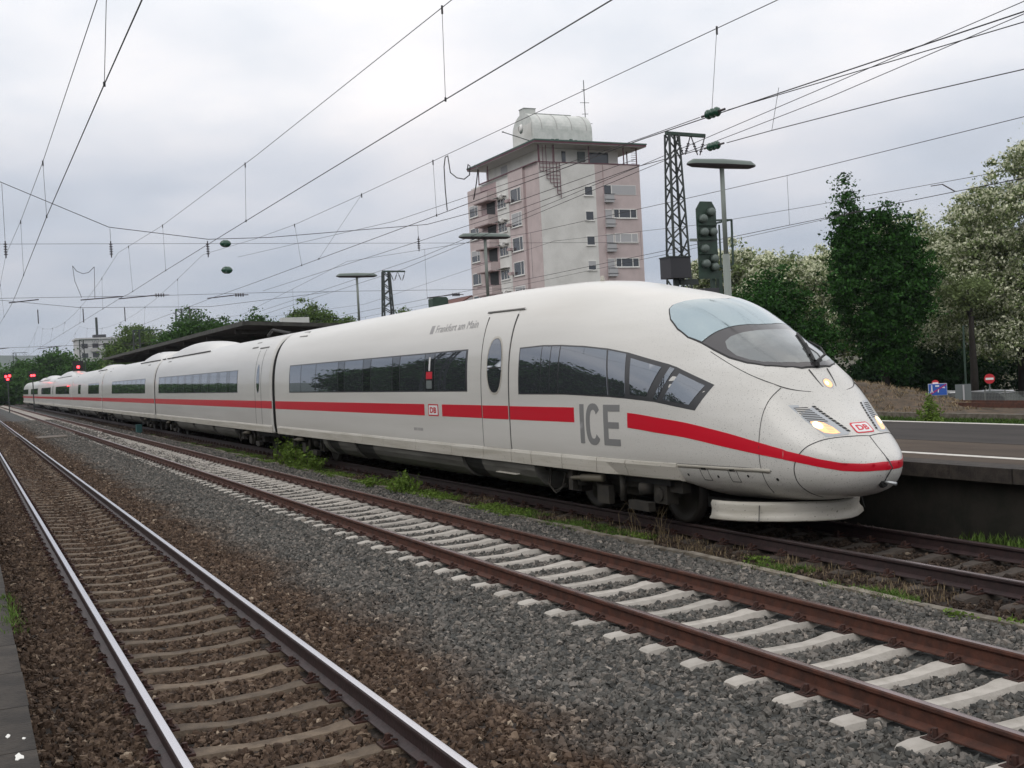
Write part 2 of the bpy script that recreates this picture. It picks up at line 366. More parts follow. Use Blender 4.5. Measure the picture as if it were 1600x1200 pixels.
def track(X, label, smt, side, top, y0, y1, phase, nclip, sink=0, dp=.6):
    T = empty('railway_track', (X, 0, 0), label, 'railway track')
    for s in (-1, 1): rail(T, s*.7535, y0, y1, side, top)
    meshes = [sleeper_mesh(smt, 'sleeper', j+1) for j in range(5)]
    y = y0+phase; k = 0
    while k < 300 and y < y1:
        o = link('sleeper', meshes[k % 5], T, (random.uniform(-.02, .02), y, -sink), (0, 0, random.uniform(-.012, .012))); y += dp; k += 1
    yfar = y
    mbf = MB(); base = meshes[0]; V = [v.co.copy() for v in base.vertices]; F = [tuple(p.vertices) for p in base.polygons]
    while y < y1: mbf.add([(v.x, v.y+y, v.z-sink) for v in V], F); y += dp
    if mbf.v: mbf.obj('distant_sleepers', smt, T, kind='stuff')
    cm = clip_mesh('clip_rust'); k = 0; y = y0+phase; mbc = MB(); CV = [v.co.copy() for v in cm.vertices]; CF = [tuple(p.vertices) for p in cm.polygons]
    while y < 75:
        for s in (-1, 1):
            if k < nclip: link('rail_clip', cm, T, (s*.7535, y, 0)); k += 1
            elif y < 70: mbc.add([(v.x+s*.7535, v.y+y, v.z) for v in CV], CF)
        y += dp
    if mbc.v: mbc.obj('distant_clips', 'clip_rust', T, kind='stuff')
    return T
track(1.8945, 'nearest track with polished silver rail heads and brown half buried sleepers', 'sleeper_old', 'rail_brown', 'rail_top', 1.0, 330, .02, 120, sink=.006, dp=.65)
track(6.49, 'middle track with rusty red brown rails on clean pale concrete sleepers', 'sleeper_new', 'rail_rust', 'rail_top_dull', 2.0, 330, .34, 120, dp=.63)
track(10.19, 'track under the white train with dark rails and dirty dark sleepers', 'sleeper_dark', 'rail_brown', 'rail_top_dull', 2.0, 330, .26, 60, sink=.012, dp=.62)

# ballast stones: real small rocks, instanced
def rocks(name, P, S_, label=None):
    n = len(P); me = bpy.data.meshes.new(name); me.vertices.add(n); me.vertices.foreach_set('co', P.astype(np.float32).ravel())
    a = me.attributes.new('rock_scale', 'FLOAT_VECTOR', 'POINT'); a.data.foreach_set('vector', S_.astype(np.float32).ravel())
    r = me.attributes.new('rock_rot', 'FLOAT_VECTOR', 'POINT'); r.data.foreach_set('vector', (RNG.random((n, 3))*6.283).astype(np.float32).ravel())
    me.materials.append(M['ballast_stone'])
    o = link(name, me); tag(o, kind='stuff')
    g = bpy.data.node_groups.new('rock_scatter', 'GeometryNodeTree'); g.interface.new_socket('Geometry', in_out='INPUT', socket_type='NodeSocketGeometry'); g.interface.new_socket('Geometry', in_out='OUTPUT', socket_type='NodeSocketGeometry')
    n_ = g.nodes.new; l = g.links.new; gi = n_('NodeGroupInput'); go = n_('NodeGroupOutput')
    g2i = n_('GeometryNodeGeometryToInstance')
    for k in range(6):
        ic = n_('GeometryNodeMeshIcoSphere'); ic.inputs['Radius'].default_value = 1; ic.inputs['Subdivisions'].default_value = 1 if k % 2 else 2
        sp_ = n_('GeometryNodeSetPosition'); nz = n_('ShaderNodeTexNoise'); nz.noise_dimensions = '4D'; nz.inputs['W'].default_value = k*3.7; nz.inputs['Scale'].default_value = .9; nz.inputs['Detail'].default_value = 0
        sb = n_('ShaderNodeVectorMath'); sb.operation = 'SUBTRACT'; sb.inputs[1].default_value = (.5, .5, .5); l(nz.outputs['Color'], sb.inputs[0])
        sc = n_('ShaderNodeVectorMath'); sc.operation = 'SCALE'; sc.inputs['Scale'].default_value = 3.0; l(sb.outputs[0], sc.inputs[0]); l(sc.outputs[0], sp_.inputs['Offset']); l(ic.outputs['Mesh'], sp_.inputs['Geometry'])
        sm = n_('GeometryNodeSetMaterial'); sm.inputs['Material'].default_value = M['ballast_stone']; l(sp_.outputs[0], sm.inputs[0])
        ss = n_('GeometryNodeSetShadeSmooth'); ss.inputs['Shade Smooth'].default_value = False; l(sm.outputs[0], ss.inputs[0])
        l(ss.outputs[0], g2i.inputs[0])
    ip = n_('GeometryNodeInstanceOnPoints'); l(gi.outputs[0], ip.inputs['Points']); l(g2i.outputs[0], ip.inputs['Instance']); ip.inputs['Pick Instance'].default_value = True
    na = n_('GeometryNodeInputNamedAttribute'); na.data_type = 'FLOAT_VECTOR'; na.inputs['Name'].default_value = 'rock_scale'; l(na.outputs['Attribute'], ip.inputs['Scale'])
    nr = n_('GeometryNodeInputNamedAttribute'); nr.data_type = 'FLOAT_VECTOR'; nr.inputs['Name'].default_value = 'rock_rot'; l(nr.outputs['Attribute'], ip.inputs['Rotation'])
    l(ip.outputs[0], go.inputs[0]); md = o.modifiers.new('scatter', 'NODES'); md.node_group = g
    return o
def scatter(x0, x1, y0, y1, dens, size):
    n = int((x1-x0)*(y1-y0)*dens); x = RNG.uniform(x0, x1, n); y = RNG.uniform(y0, y1, n); s = size*RNG.uniform(.55, 1.25, n)
    return x, y, s
bands = []
for (ya, yb, d, sz) in ((2.5, 11, 760, .0255), (11, 20, 600, .026), (20, 36, 400, .029), (36, 60, 190, .036), (60, 110, 90, .05)):
    for xa, xb in ((.28, 8.5), (8.75, 11.9)):
        if xa > 8: d2 = d*.45
        else: d2 = d
        xa2 = max(xa, .28); bands.append(scatter(xa2, xb, max(ya, 3) if xa < 8 else max(ya, 5), yb, d2, sz))
x = np.concatenate([b[0] for b in bands]); y = np.concatenate([b[1] for b in bands]); s = np.concatenate([b[2] for b in bands])
# only where the camera neighbourhood can see: drop what is far outside the view wedge
keep = (x < (y*1.25+2.0)) & ~((x < .28))
for X_, ph, y0_, dp in ((1.8945, .02, 1.0, .65), (6.49, .34, 2.0, .63), (10.19, .26, 2.0, .62)):      # keep sleepers and rails clear of stones
    dy = np.abs(((y-y0_-ph+dp/2) % dp)-dp/2); on = (np.abs(x-X_) < (1.15 if X_ == 6.49 else .74)) & (dy < (.125 if X_ == 6.49 else .098)); keep &= ~on
    keep &= ~((np.abs(np.abs(x-X_)-.7535) < .11))
x, y, s = x[keep], y[keep], s[keep]
z = hz(x, y)+s*.35
P = np.stack([x, y, z], 1); SC = np.stack([s*RNG.uniform(.8, 1.35, len(s)), s*RNG.uniform(.7, 1.2, len(s)), s*RNG.uniform(.6, 1.0, len(s))], 1)
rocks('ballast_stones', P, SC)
print('stones', len(P))

# kerb slabs between middle track and train track
T = empty('kerb_row', (8.55, 0, 0), 'low row of beige concrete edging slabs in the weeds beside the middle track', 'kerb')
m = MB().box(-.055, .055, -.485, .485, -.3, -.165).me('kerb_slab', 'kerb_stone')
y = 4.0; k = 0
while y < 62:
    link('kerb_slab', m, T, (random.uniform(-.03, .03), y, random.uniform(-.02, .008)), (random.uniform(-.02, .02), random.uniform(-.05, .05), random.uniform(-.03, .03))); y += 1.0
# small low plank in the ballast far left
MB().box(3.4, 5.0, 66.5, 69.2, -.25, -.13).obj('cover_slab', 'plank', label='flat brown cover slab lying in the ballast between the near tracks', cat='slab')

# near platform edge (bottom left)
T = empty('near_platform', (0, 0, 0), 'dark concrete platform edge at the lower left corner beside the nearest track', 'platform')
MB().box(-7, .20, -3, 120, -.5, .30).obj('platform_core', 'platform_edge', T)
m = MB().box(-.46, .06, -.495, .495, .0, .085).me('edge_slab', 'platform_edge')
for i in range(60): link('edge_slab', m, T, (.20+random.uniform(-.008, .008), 1.5+i*1.0, .30), (0, random.uniform(-.006, .006), 0))
MB().box(-7, -.27, -3, 120, .30, .378).obj('platform_paving', 'asphalt', T)
for cx, cy, r in ((.16, 6.9, .022), (.12, 7.35, .012), (.20, 7.25, .009), (.13, 6.6, .010)):
    MB().prism([(cx+r*math.cos(a)*random.uniform(.6, 1.5), cy+3.*r*math.sin(a)*random.uniform(.6, 1.3)) for a in [i*math.pi/5 for i in range(10)]], .3855, .3885).obj('bird_dropping', 'splat', T)

# island platform (right)
T = empty('island_platform', (0, 0, 0), 'grey asphalt island platform with white edge lines behind the train', 'platform')
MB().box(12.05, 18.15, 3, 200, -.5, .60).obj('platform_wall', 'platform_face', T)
m = MB().box(0, .45, -.495, .495, 0, .195).me('edge_slab', 'platform_edge')
for i in range(110): link('edge_slab', m, T, (11.86+random.uniform(-.01, .01), 3.6+i, .60))
MB().box(12.31, 18.30, 3, 200, .60, .792).obj('platform_paving', 'asphalt_brown', T)
MB().box(14.7, 18.0, 3, 200, .7925, .7965).obj('asphalt_patch', 'asphalt', T)
MB().box(12.84, 13.0, 3, 200, .7928, .7975).obj('white_line', 'paint_line', T)
MB().box(18.08, 18.24, 3, 200, .7935, .80).obj('white_line', 'paint_line', T)

# land beyond the island platform
structure('far_track_bed', MB().box(18.15, 38.0, 10, 200, -.5, -.22).me('far_track_bed', 'far_gravel'))
MB().box(30.3, 30.5, 14, 120, -.3, .03).obj('low_kerb_wall', 'kerb_stone', label='long low concrete kerb beyond the island platform', cat='kerb')
T = empty('railway_track', (35.3, 0, 0), 'rusty siding rails at the far side near the trees', 'railway track')
for s_ in (-.75, .75):
    MB().box(s_-.035, s_+.035, 15, 160, -.06, .12).obj('rail', 'rail_rust', T)
structure('street', MB().box(39.5, 47, -5, 104, -1.40, -1.36).me('street', 'asphalt'))
# mound
gx = np.linspace(-7, 7, 60); gy = np.linspace(-11, 9, 70); X, Y = np.meshgrid(gx, gy)
Z = 1.25*np.exp(-((X/3.4)**2+(Y/5.0)**2)**1.15)+.12*fractal(X, Y, 1.6)*np.exp(-((X/5)**2+(Y/7)**2))+.02*fractal(X, Y, 7)-.25
v = np.stack([X+33.6, Y+37.5, Z], -1).reshape(-1, 3); nx = 60
me = mesh('dirt_mound', v, [(j*nx+i, j*nx+i+1, (j+1)*nx+i+1, (j+1)*nx+i) for j in range(69) for i in range(nx-1)], 'mound_soil', True)
tag(link('dirt_mound', me), label='brown heap of soil beside the siding behind the platform', cat='heap')

# hazy air over the valley
hm = bpy.data.materials.new('haze_air'); hm.use_nodes = True; t_ = hm.node_tree; t_.nodes.clear(); o_ = t_.nodes.new('ShaderNodeOutputMaterial'); v_ = t_.nodes.new('ShaderNodeVolumePrincipled')
v_.inputs['Color'].default_value = (.80, .87, 1, 1); v_.inputs['Density'].default_value = HAZE; t_.links.new(v_.outputs[0], o_.inputs['Volume']); M['haze_air'] = hm
structure('haze', MB().box(-3600, 3600, -820, 5100, -2.3, 165).me('haze', 'haze_air'))['kind'] = 'stuff'
# hills on the horizon
vs = []; fs = []; n = 60
for i in range(n):
    a = -1.0+i*1.9/(n-1); d = 2700; h = 84+9*math.sin(a*5+1)+5*math.sin(a*13+2); h *= max(.0, min(1, 1.0-1.1*max(0, a+.0)))
    vs += [(d*math.sin(a), d*math.cos(a), -1), (d*1.1*math.sin(a), d*1.1*math.cos(a), max(h, 2)), (d*1.5*math.sin(a), d*1.5*math.cos(a), -1)]
for i in range(n-1): fs += [(3*i, 3*i+3, 3*i+4, 3*i+1), (3*i+1, 3*i+4, 3*i+5, 3*i+2)]
structure('hills', mesh('hills', vs, fs, 'hill_green', True))
# ------------------------------------------------------------------ the train
X0, Y0 = 10.19, 10.50
SS = np.array([0, .05, .15, .4, .8, 1.3, 2.0, 3.2, 4.6, 6.5, 9.0]); UU = np.sqrt(SS)
K_ZT = np.array([0.98, 1.076, 1.165, 1.405, 1.735, 2.291, 2.695, 3.288, 3.565, 3.831, 3.90])
K_W = np.array([0.0, 0.221, 0.377, 0.613, 0.853, 1.057, 1.235, 1.41, 1.462, 1.475, 1.475])
K_NU = np.array([1.785, 1.809, 1.829, 1.863, 1.894, 1.972, 2.047, 2.25, 2.5, 2.85, 3.15])
K_ZM = np.array([.96, .98, 1.0, 1.03, 1.08, 1.12, 1.18, 1.3, 1.4, 1.45, 1.45])
K_ZB = np.array([0.94, 0.804, 0.687, 0.562, 0.491, 0.44, 0.42, 0.40, 0.38, 0.36, 0.34])
K_NL = np.array([2.4, 2.4, 2.5, 2.6, 2.6, 2.6, 2.7, 3.0, 3.6, 4.2, 4.6])
def pchip_m(xs, q):
    h = np.diff(xs); d = np.diff(q)/h; m = np.zeros(len(xs)); m[0] = d[0]; m[-1] = d[-1]
    for i in range(1, len(xs)-1):
        if d[i-1]*d[i] > 0: w1 = 2*h[i]+h[i-1]; w2 = h[i]+2*h[i-1]; m[i] = (w1+w2)/(w1/d[i-1]+w2/d[i])
    return m
KT = [(q, pchip_m(UU, q)) for q in (K_ZT, K_W, K_NU, K_ZM, K_ZB, K_NL)]
def sec(y):
    s = np.clip(np.asarray(y, float)-Y0, 1e-7, 9.0); x = np.sqrt(s); o = []
    i = np.clip(np.searchsorted(UU, x)-1, 0, len(UU)-2); h = UU[i+1]-UU[i]; t = (x-UU[i])/h
    for q, m in KT: o.append(q[i]*(1+2*t)*(1-t)**2+h*m[i]*t*(1-t)**2+q[i+1]*t*t*(3-2*t)-h*m[i+1]*t*t*(1-t))
    return o
def Gf(x, y, z):
    zt, w, nu, zm, zb, nl = sec(y); w = np.maximum(w, 1e-4); up = z > zm
    hh = np.maximum(np.where(up, zt-zm, zm-zb), 1e-4); nn = np.where(up, nu, nl)
    return (((np.abs(x)/w)**nn+(np.abs(z-zm)/hh)**nn)**(1/nn)-1)*np.minimum(w, hh)
def half(y, z):                                                # half width of the body at (y, z)
    zt, w, nu, zm, zb, nl = sec(y); up = z > zm; hh = np.where(up, zt-zm, zm-zb); nn = np.where(up, nu, nl)
    q = np.clip(np.abs(z-zm)/hh, 0, 1); return w*(1-q**nn)**(1/nn)
def topz(x, y):
    zt, w, nu, zm, zb, nl = sec(y); q = np.clip(np.abs(x)/w, 0, 1); return zm+(zt-zm)*(1-q**nu)**(1/nu)
def fronty(x, z):
    x = np.asarray(x, float); z = np.asarray(z, float); lo = np.full(x.shape, Y0+1e-5); hi = np.full(x.shape, Y0+6.0)
    for _ in range(34):
        m = (lo+hi)/2; ins = Gf(x, m, z) < 0; hi = np.where(ins, m, hi); lo = np.where(ins, lo, m)
    return hi
def nrm(P):
    e = 2e-3; x, y, z = P.T; y = np.maximum(y, Y0+3e-3)
    g = np.stack([Gf(x+e, y, z)-Gf(x-e, y, z), Gf(x, y+e, z)-Gf(x, y-e, z), Gf(x, y, z+e)-Gf(x, y, z-e)], 1)
    return g/np.maximum(np.linalg.norm(g, axis=1, keepdims=True), 1e-9)
MAP = {'side': lambda u, v, sg: np.stack([sg*half(u, v), u, v], 1),          # u = y, v = z
       'top': lambda u, v, sg: np.stack([sg*u, v, topz(u, v)], 1),           # u = x, v = y
       'front': lambda u, v, sg: np.stack([sg*u, fronty(u, v), v], 1)}       # u = x, v = z
def patch(name, poly, kind, parent, mt, e=.004, cell=.12, sg=-1, depth=.012, yoff=0., smooth=True, tris=None, **k):
    bm = bmesh.new()
    if tris is None: bm.faces.new([bm.verts.new((a, b, 0)) for a, b in poly])
    else:
        vv = [bm.verts.new((a, b, 0)) for a, b in poly]
        for f in tris:
            try: bm.faces.new([vv[i] for i in f])
            except ValueError: pass
    us = [p[0] for p in poly]; vs = [p[1] for p in poly]
    cu = cell if not isinstance(cell, tuple) else cell[0]; cv = cell if not isinstance(cell, tuple) else cell[1]
    for lo, hi, ax, c in ((min(us), max(us), 0, cu), (min(vs), max(vs), 1, cv)):
        nn = int((hi-lo)/c)
        for i in range(1, nn+1):
            p = lo+(hi-lo)*i/(nn+1); co_ = (p, 0, 0) if ax == 0 else (0, p, 0); no = (1, 0, 0) if ax == 0 else (0, 1, 0)
            bmesh.ops.bisect_plane(bm, geom=bm.verts[:]+bm.edges[:]+bm.faces[:], plane_co=co_, plane_no=no)
    bmesh.ops.triangulate(bm, faces=[f for f in bm.faces if len(f.verts) > 4])
    uv = np.array([v.co[:2] for v in bm.verts])
    P_ = MAP[kind](uv[:, 0], uv[:, 1], sg); n_ = nrm(P_); Q = P_+n_*e
    for v_, q in zip(bm.verts, Q): v_.co = q
    bm.normal_update()
    a = sum((f.normal.dot(Vector(n_[f.verts[0].index if False else 0])) for f in []), 0)
    bm.verts.index_update(); tot = 0
    bad = [f for f in bm.faces if f.normal.dot(Vector(n_[f.verts[0].index])) < 0]
    if bad: bmesh.ops.reverse_faces(bm, faces=bad)
    if depth:
        be = [e_ for e_ in bm.edges if e_.is_boundary]; nmap = {v_: Vector(n_[v_.index]) for e_ in be for v_ in e_.verts}
        r = bmesh.ops.extrude_edge_only(bm, edges=be); ne = [g for g in r['geom'] if isinstance(g, bmesh.types.BMVert)]
        ov = {tuple(round(c, 6) for c in v_.co): nn_ for v_, nn_ in nmap.items()}
        for v_ in ne:
            nn_ = ov.get(tuple(round(c, 6) for c in v_.co))
            if nn_: v_.co -= nn_*depth
        for e_ in be: e_.smooth = False
    bm.faces.ensure_lookup_table(); npat = len(Q)
    me = bpy.data.meshes.new(name); bm.to_mesh(me); bm.free(); me.materials.append(M[mt]); me.shade_smooth()
    vc = np.empty(len(me.vertices)*3, np.float32); me.vertices.foreach_get('co', vc); N_ = nrm(vc.reshape(-1, 3).astype(float)); N_[np.isnan(N_).any(1)] = (0, -1, 0)
    me.normals_split_custom_set_from_vertices([tuple(a_) for a_ in N_]); me.update()
    o = link(name, me, parent, (0, yoff, 0)); return tag(o, **k)
def ribbon(name, P_, parent, mt='seam_dark', w=.010, e=.0022, sg=-1, yoff=0., refine=6, **k):
    P_ = np.array(P_, float); P_[:, 0] = sg*np.abs(P_[:, 0]) if sg else P_[:, 0]
    t = np.arange(len(P_)); tt = np.linspace(0, len(P_)-1, (len(P_)-1)*refine+1)
    Q = np.stack([np.interp(tt, t, P_[:, i]) for i in range(3)], 1)
    if refine > 1 and len(P_) > 2:                              # smooth the corners
        for _ in range(refine): Q[1:-1] = (Q[:-2]+2*Q[1:-1]+Q[2:])/4
    for _ in range(3):                                          # snap to surface
        g = Gf(Q[:, 0], Q[:, 1], Q[:, 2]); n_ = nrm(Q); Q = Q-n_*g[:, None]*.9
    n_ = nrm(Q); d = np.gradient(Q, axis=0); d /= np.linalg.norm(d, axis=1, keepdims=True)+1e-9; b = np.cross(n_, d)
    A = Q+b*w/2+n_*e; B = Q-b*w/2+n_*e; n = len(Q)
    vs = np.concatenate([A, B, B-n_*.01, A-n_*.01]); fs = []
    for i in range(n-1): fs += [(i, n+i, n+i+1, i+1), (n+i, 2*n+i, 2*n+i+1, n+i+1), (3*n+i, i, i+1, 3*n+i+1)]
    o = link(name, mesh(name, vs, fs, mt, True), parent, (0, yoff, 0)); return tag(o, **k)
def body_mesh(name, ylist, mt, zlim, endcap=True):
    T_ = np.linspace(0, 1, 27); ph = (T_-.35*np.sin(2*np.pi*T_)/(2*np.pi))*np.pi/2
    rows = []
    for y in ylist:
        zt, w, nu, zm, zb, nl = [float(q) for q in sec(y)]
        lo = [(-w*math.cos(p)**(2/nl), zm-(zm-zb)*math.sin(p)**(2/nl)) for p in ph[::-1]]
        hi = [(-w*math.cos(p)**(2/nu) if p < np.pi/2-1e-6 else 0, zm+(zt-zm)*math.sin(p)**(2/nu)) for p in ph[1:]]
        L = lo+hi; L[0] = (0, L[0][1]); zl = zlim(y)
        L = [(x_, max(z_, zl)) for x_, z_ in L]
        ring = L+[(-x_, z_) for x_, z_ in L[1:-1][::-1]]
        rows.append([(x_, y, z_) for x_, z_ in ring])
    n = len(rows[0]); vs = [p for r in rows for p in r]; fs = []
    for i in range(len(rows)-1):
        for j in range(n): fs.append((i*n+j, (i+1)*n+j, (i+1)*n+(j+1) % n, i*n+(j+1) % n))
    k = len(vs)
    mi = [0]*len(fs)
    if endcap: fs.append(tuple(range((len(rows)-1)*n, len(rows)*n))[::-1]); fs.append(tuple(range(n))); mi += [1, 1 if ylist[0] > Y0+1 else 0]
    return mesh(name, vs, fs, [mt, 'rubber'], True, mi)

train = empty('high_speed_train', (X0, 0, 0), 'long white high speed train with a red stripe and lit headlights standing on its track', 'train')
def zlim_front(y):
    if y < 12.25: return -9
    if y > 13.35: return .70
    t = (y-12.25)/1.1; return .36+.34*(t*t*(3-2*t))
ya = [Y0+1e-5]+list(Y0+np.linspace(.03, 1, 26)**2*9.0)+list(np.arange(20.5, 35.0, 1.2))+[34.98, 35.04]
ya = sorted(set([round(float(q), 5) for q in ya]+[round(12.25+i*.1, 3) for i in range(12)]))
body = link('end_car', body_mesh('end_car', ya, 'train_white', zlim_front), train)
bodysub = body
def sp2(poly): return poly
# --- windows of the end car
def pane(poly, mt='side_glass', par=body, **k): return patch('window_pane', poly, 'side', par, mt, e=.004, cell=(.5, .1), **k)
def quadpatch(name, y0, y1, z0, z1, mt, par=body, sg=-1, **k): return patch(name, [(y0, z0), (y1, z0), (y1, z1), (y0, z1)], 'side', par, mt, sg=sg, cell=(1.2, .09), **k)
for sg in (-1, 1):
    quadpatch('window_band', 19.98, 33.28, 1.985, 2.80, 'window_frame_dark', sg=sg, e=.002)
    ysl = [20.05, 21.66, 22.22, 23.74, 24.23, 25.74, 26.33, 27.82, 28.37, 30.44, 31.97, 33.22]
    for a, b in zip(ysl[:-1], ysl[1:]): patch('window_pane', [(a+.02, 2.015), (b-.02, 2.015), (b-.02, 2.77), (a+.02, 2.77)], 'side', body, 'strip_glass' if b-a < .7 else 'side_glass', sg=sg, cell=(1.2, .09), e=.006)
    # curved lounge window
    outer = [(17.75, 1.93), (17.75, 2.745), (16.9, 2.755), (16.3, 2.735), (15.6, 2.69), (14.9, 2.62), (14.37, 2.54), (13.42, 2.34), (13.25, 2.29), (12.56, 2.03), (12.785, 1.69), (13.6, 1.815), (14.25, 1.86), (14.72, 1.885), (16.1, 1.925)]
    patch('lounge_window_frame', outer, 'side', body, 'window_frame_dark', e=.003, sg=sg, cell=(.3, .1))
    up_ = lambda y: np.interp(y, [12.56, 13.25, 13.42, 14.37, 14.9, 15.6, 16.3, 16.9, 17.75], [2.03, 2.29, 2.34, 2.54, 2.62, 2.69, 2.735, 2.755, 2.745])
    dn_ = lambda y: np.interp(y, [12.785, 13.6, 14.25, 14.72, 16.1, 17.75], [1.69, 1.815, 1.86, 1.885, 1.925, 1.93])
    def lp(yt0, yb0, yt1, yb1, mg=.035, mt='side_glass'):
        top = [(yt0+(yt1-yt0)*i/6, float(up_(yt0+(yt1-yt0)*i/6))-mg) for i in range(7)]; bot = [(yb1+(yb0-yb1)*i/6, float(dn_(yb1+(yb0-yb1)*i/6))+mg) for i in range(7)]
        patch('lounge_window_pane', top+bot, 'side', body, mt, e=.007, sg=sg, cell=(.3, .1))
    for a in ((17.71, 17.71, 16.93, 16.93), (16.90, 16.90, 16.61, 16.61), (16.58, 16.58, 16.32, 16.32), (16.28, 16.28, 14.93, 14.75)): lp(*a, mg=.025)
    lp(14.88, 14.70, 14.41, 14.29, mg=.025)
    lp(14.27, 14.17, 13.55, 13.78, mg=.065); lp(13.38, 13.62, 13.29, 13.535, mg=.03); lp(13.18, 13.41, 12.70, 12.90, mg=.06)
    # passenger door
    DY0, DY1 = 18.14, 19.33
    patch('door', [(DY0+.03, .955), (DY1-.03, .955), (DY1-.03, 3.44), (DY0+.03, 3.44)], 'side', body, 'train_white', sg=sg, e=.005, cell=(.5, .08))
    door = body.children[-1] if len(body.children) else body
    for yy, ww in ((DY0, .035), (DY1, .018)): ribbon('door_gap', [(1.4, yy, z_) for z_ in np.linspace(.95, 3.46, 14)], body, w=ww, e=.004, sg=sg, refine=2)
    ribbon('door_sill_gap', [(1.4, DY0, .945), (1.4, DY1, .945)], body, w=.02, e=.004, sg=sg, refine=4)
    ribbon('door_rain_strip', [(1.2, DY0-.17, 3.485), (1.2, DY1+.15, 3.485)], body, mt='belly_gray', w=.035, e=.018, sg=sg, refine=4)
    sgp = lambda v_, e_: math.copysign(abs(v_)**e_, v_)
    el = lambda cy, cz, ay, az, n=36: [(cy+ay*sgp(math.cos(a), .82), cz+az*sgp(math.sin(a), .9)) for a in [2*math.pi*i/n for i in range(n)]]
    patch('door_window_rim', el(18.735, 2.455, .345, .535), 'side', body, 'skirt_white', sg=sg, e=.010, cell=(.3, .1))
    patch('door_window_seal', el(18.735, 2.455, .305, .495), 'side', body, 'window_frame_dark', sg=sg, e=.012, cell=(.3, .1))
    patch('door_window', el(18.735, 2.455, .29, .48), 'side', body, 'side_glass', sg=sg, e=.014, cell=(.3, .1))
    quadpatch('door_window_bar', 18.46, 19.01, 2.40, 2.425, 'black', sg=sg, e=.018, depth=.004)
    # red stripe in pieces
    quadpatch('red_stripe', 22.28, 35.02, 1.485, 1.725, 'train_red', sg=sg, e=.003)
    quadpatch('red_stripe', 19.345, 21.30, 1.483, 1.725, 'train_red', sg=sg, e=.003)
    quadpatch('red_stripe', DY0+.04, DY1-.04, 1.481, 1.723, 'train_red', sg=sg, e=.009)
    quadpatch('red_stripe', 15.78, DY0-.02, 1.48, 1.718, 'train_red', sg=sg, e=.003)
    yT = [14.23, 13.91, 12.947, 12.16, 11.718, 11.40]; zT = [1.652, 1.631, 1.531, 1.388, 1.277, 1.19]; zB = [1.432, 1.410, 1.325, 1.197, 1.124, 1.066]
    yy = np.linspace(14.23, 11.40, 26); tz = [float(np.interp(q, yT[::-1], zT[::-1])) for q in yy]; bz = [float(np.interp(q, yT[::-1], zB[::-1])) for q in yy]
    for _ in range(3):
        tz = [tz[0]]+[(tz[i-1]+2*tz[i]+tz[i+1])/4 for i in range(1, 25)]+[tz[-1]]; bz = [bz[0]]+[(bz[i-1]+2*bz[i]+bz[i+1])/4 for i in range(1, 25)]+[bz[-1]]
    patch('red_stripe', list(zip(yy, tz))+list(zip(yy, bz))[::-1], 'side', body, 'train_red', sg=sg, e=.003, cell=(.12, .06))
    # around the nose: in (x, z)
    xs = np.linspace(float(half(11.40, 1.12)), 0.0, 34); 
    tX = [-.02, .07, .207, .305, .505, .67, .825, .93, 1.1]; tZ = [1.008, 1.012, 1.006, 1.003, 1.018, 1.068, 1.146, 1.20, 1.30]; bX = [-.02, .07, .179, .35, .506, .673, .832, .93, 1.1]; bZ = [.905, .907, .908, .907, .921, .97, 1.034, 1.075, 1.14]
    def nz_(x_, X_, Z_): return float(np.interp(x_, X_, Z_))
    tl = [(x_, nz_(x_, tX, tZ)) for x_ in xs]; bl = [(x_, nz_(x_, bX, bZ)) for x_ in xs]
    tl[0] = (float(half(11.40, 1.19)), 1.19); bl[0] = (float(half(11.40, 1.066)), 1.066)
    patch('red_stripe', tl+bl[::-1], 'front', body, 'train_red', sg=sg, e=.003, cell=(.03, .04))
    # letters ICE on the side: strokes
    def stroke(poly, tris=None): patch('letter', poly, 'side', body, 'ice_gray', sg=sg, e=.0035, cell=(.2, .1), depth=.004, tris=tris)
    if sg == -1: f_ = lambda y_: y_
    else: f_ = lambda y_: 15.59+14.43-y_
    def rectl(a, b, c, d): stroke([(f_(a), c), (f_(b), c), (f_(b), d), (f_(a), d)])
    rectl(15.60, 15.47, 1.155, 1.772)
    rectl(14.885, 14.755, 1.15, 1.768); 
    for c, d in ((1.15, 1.25), (1.41, 1.505), (1.668, 1.768)): rectl(14.754, 14.43 if c != 1.41 else 14.46, c, d)
    cy, cz = 15.19, 1.462; oa, ob, ia, ib = .225, .325, .105, .225; A_ = [R(40+i*280/22) for i in range(23)]
    pts = []
    for a in A_: pts.append((f_(cy-oa*math.copysign(abs(math.cos(a))**.8, math.cos(a))), cz+ob*math.copysign(abs(math.sin(a))**.85, math.sin(a))))
    for a in A_[::-1]: pts.append((f_(cy-ia*math.copysign(abs(math.cos(a))**.8, math.cos(a))), cz+ib*math.copysign(abs(math.sin(a))**.85, math.sin(a))))
    n_p = len(A_); stroke(pts, [(i, i+1, 2*n_p-2-i, 2*n_p-1-i) for i in range(n_p-1)])

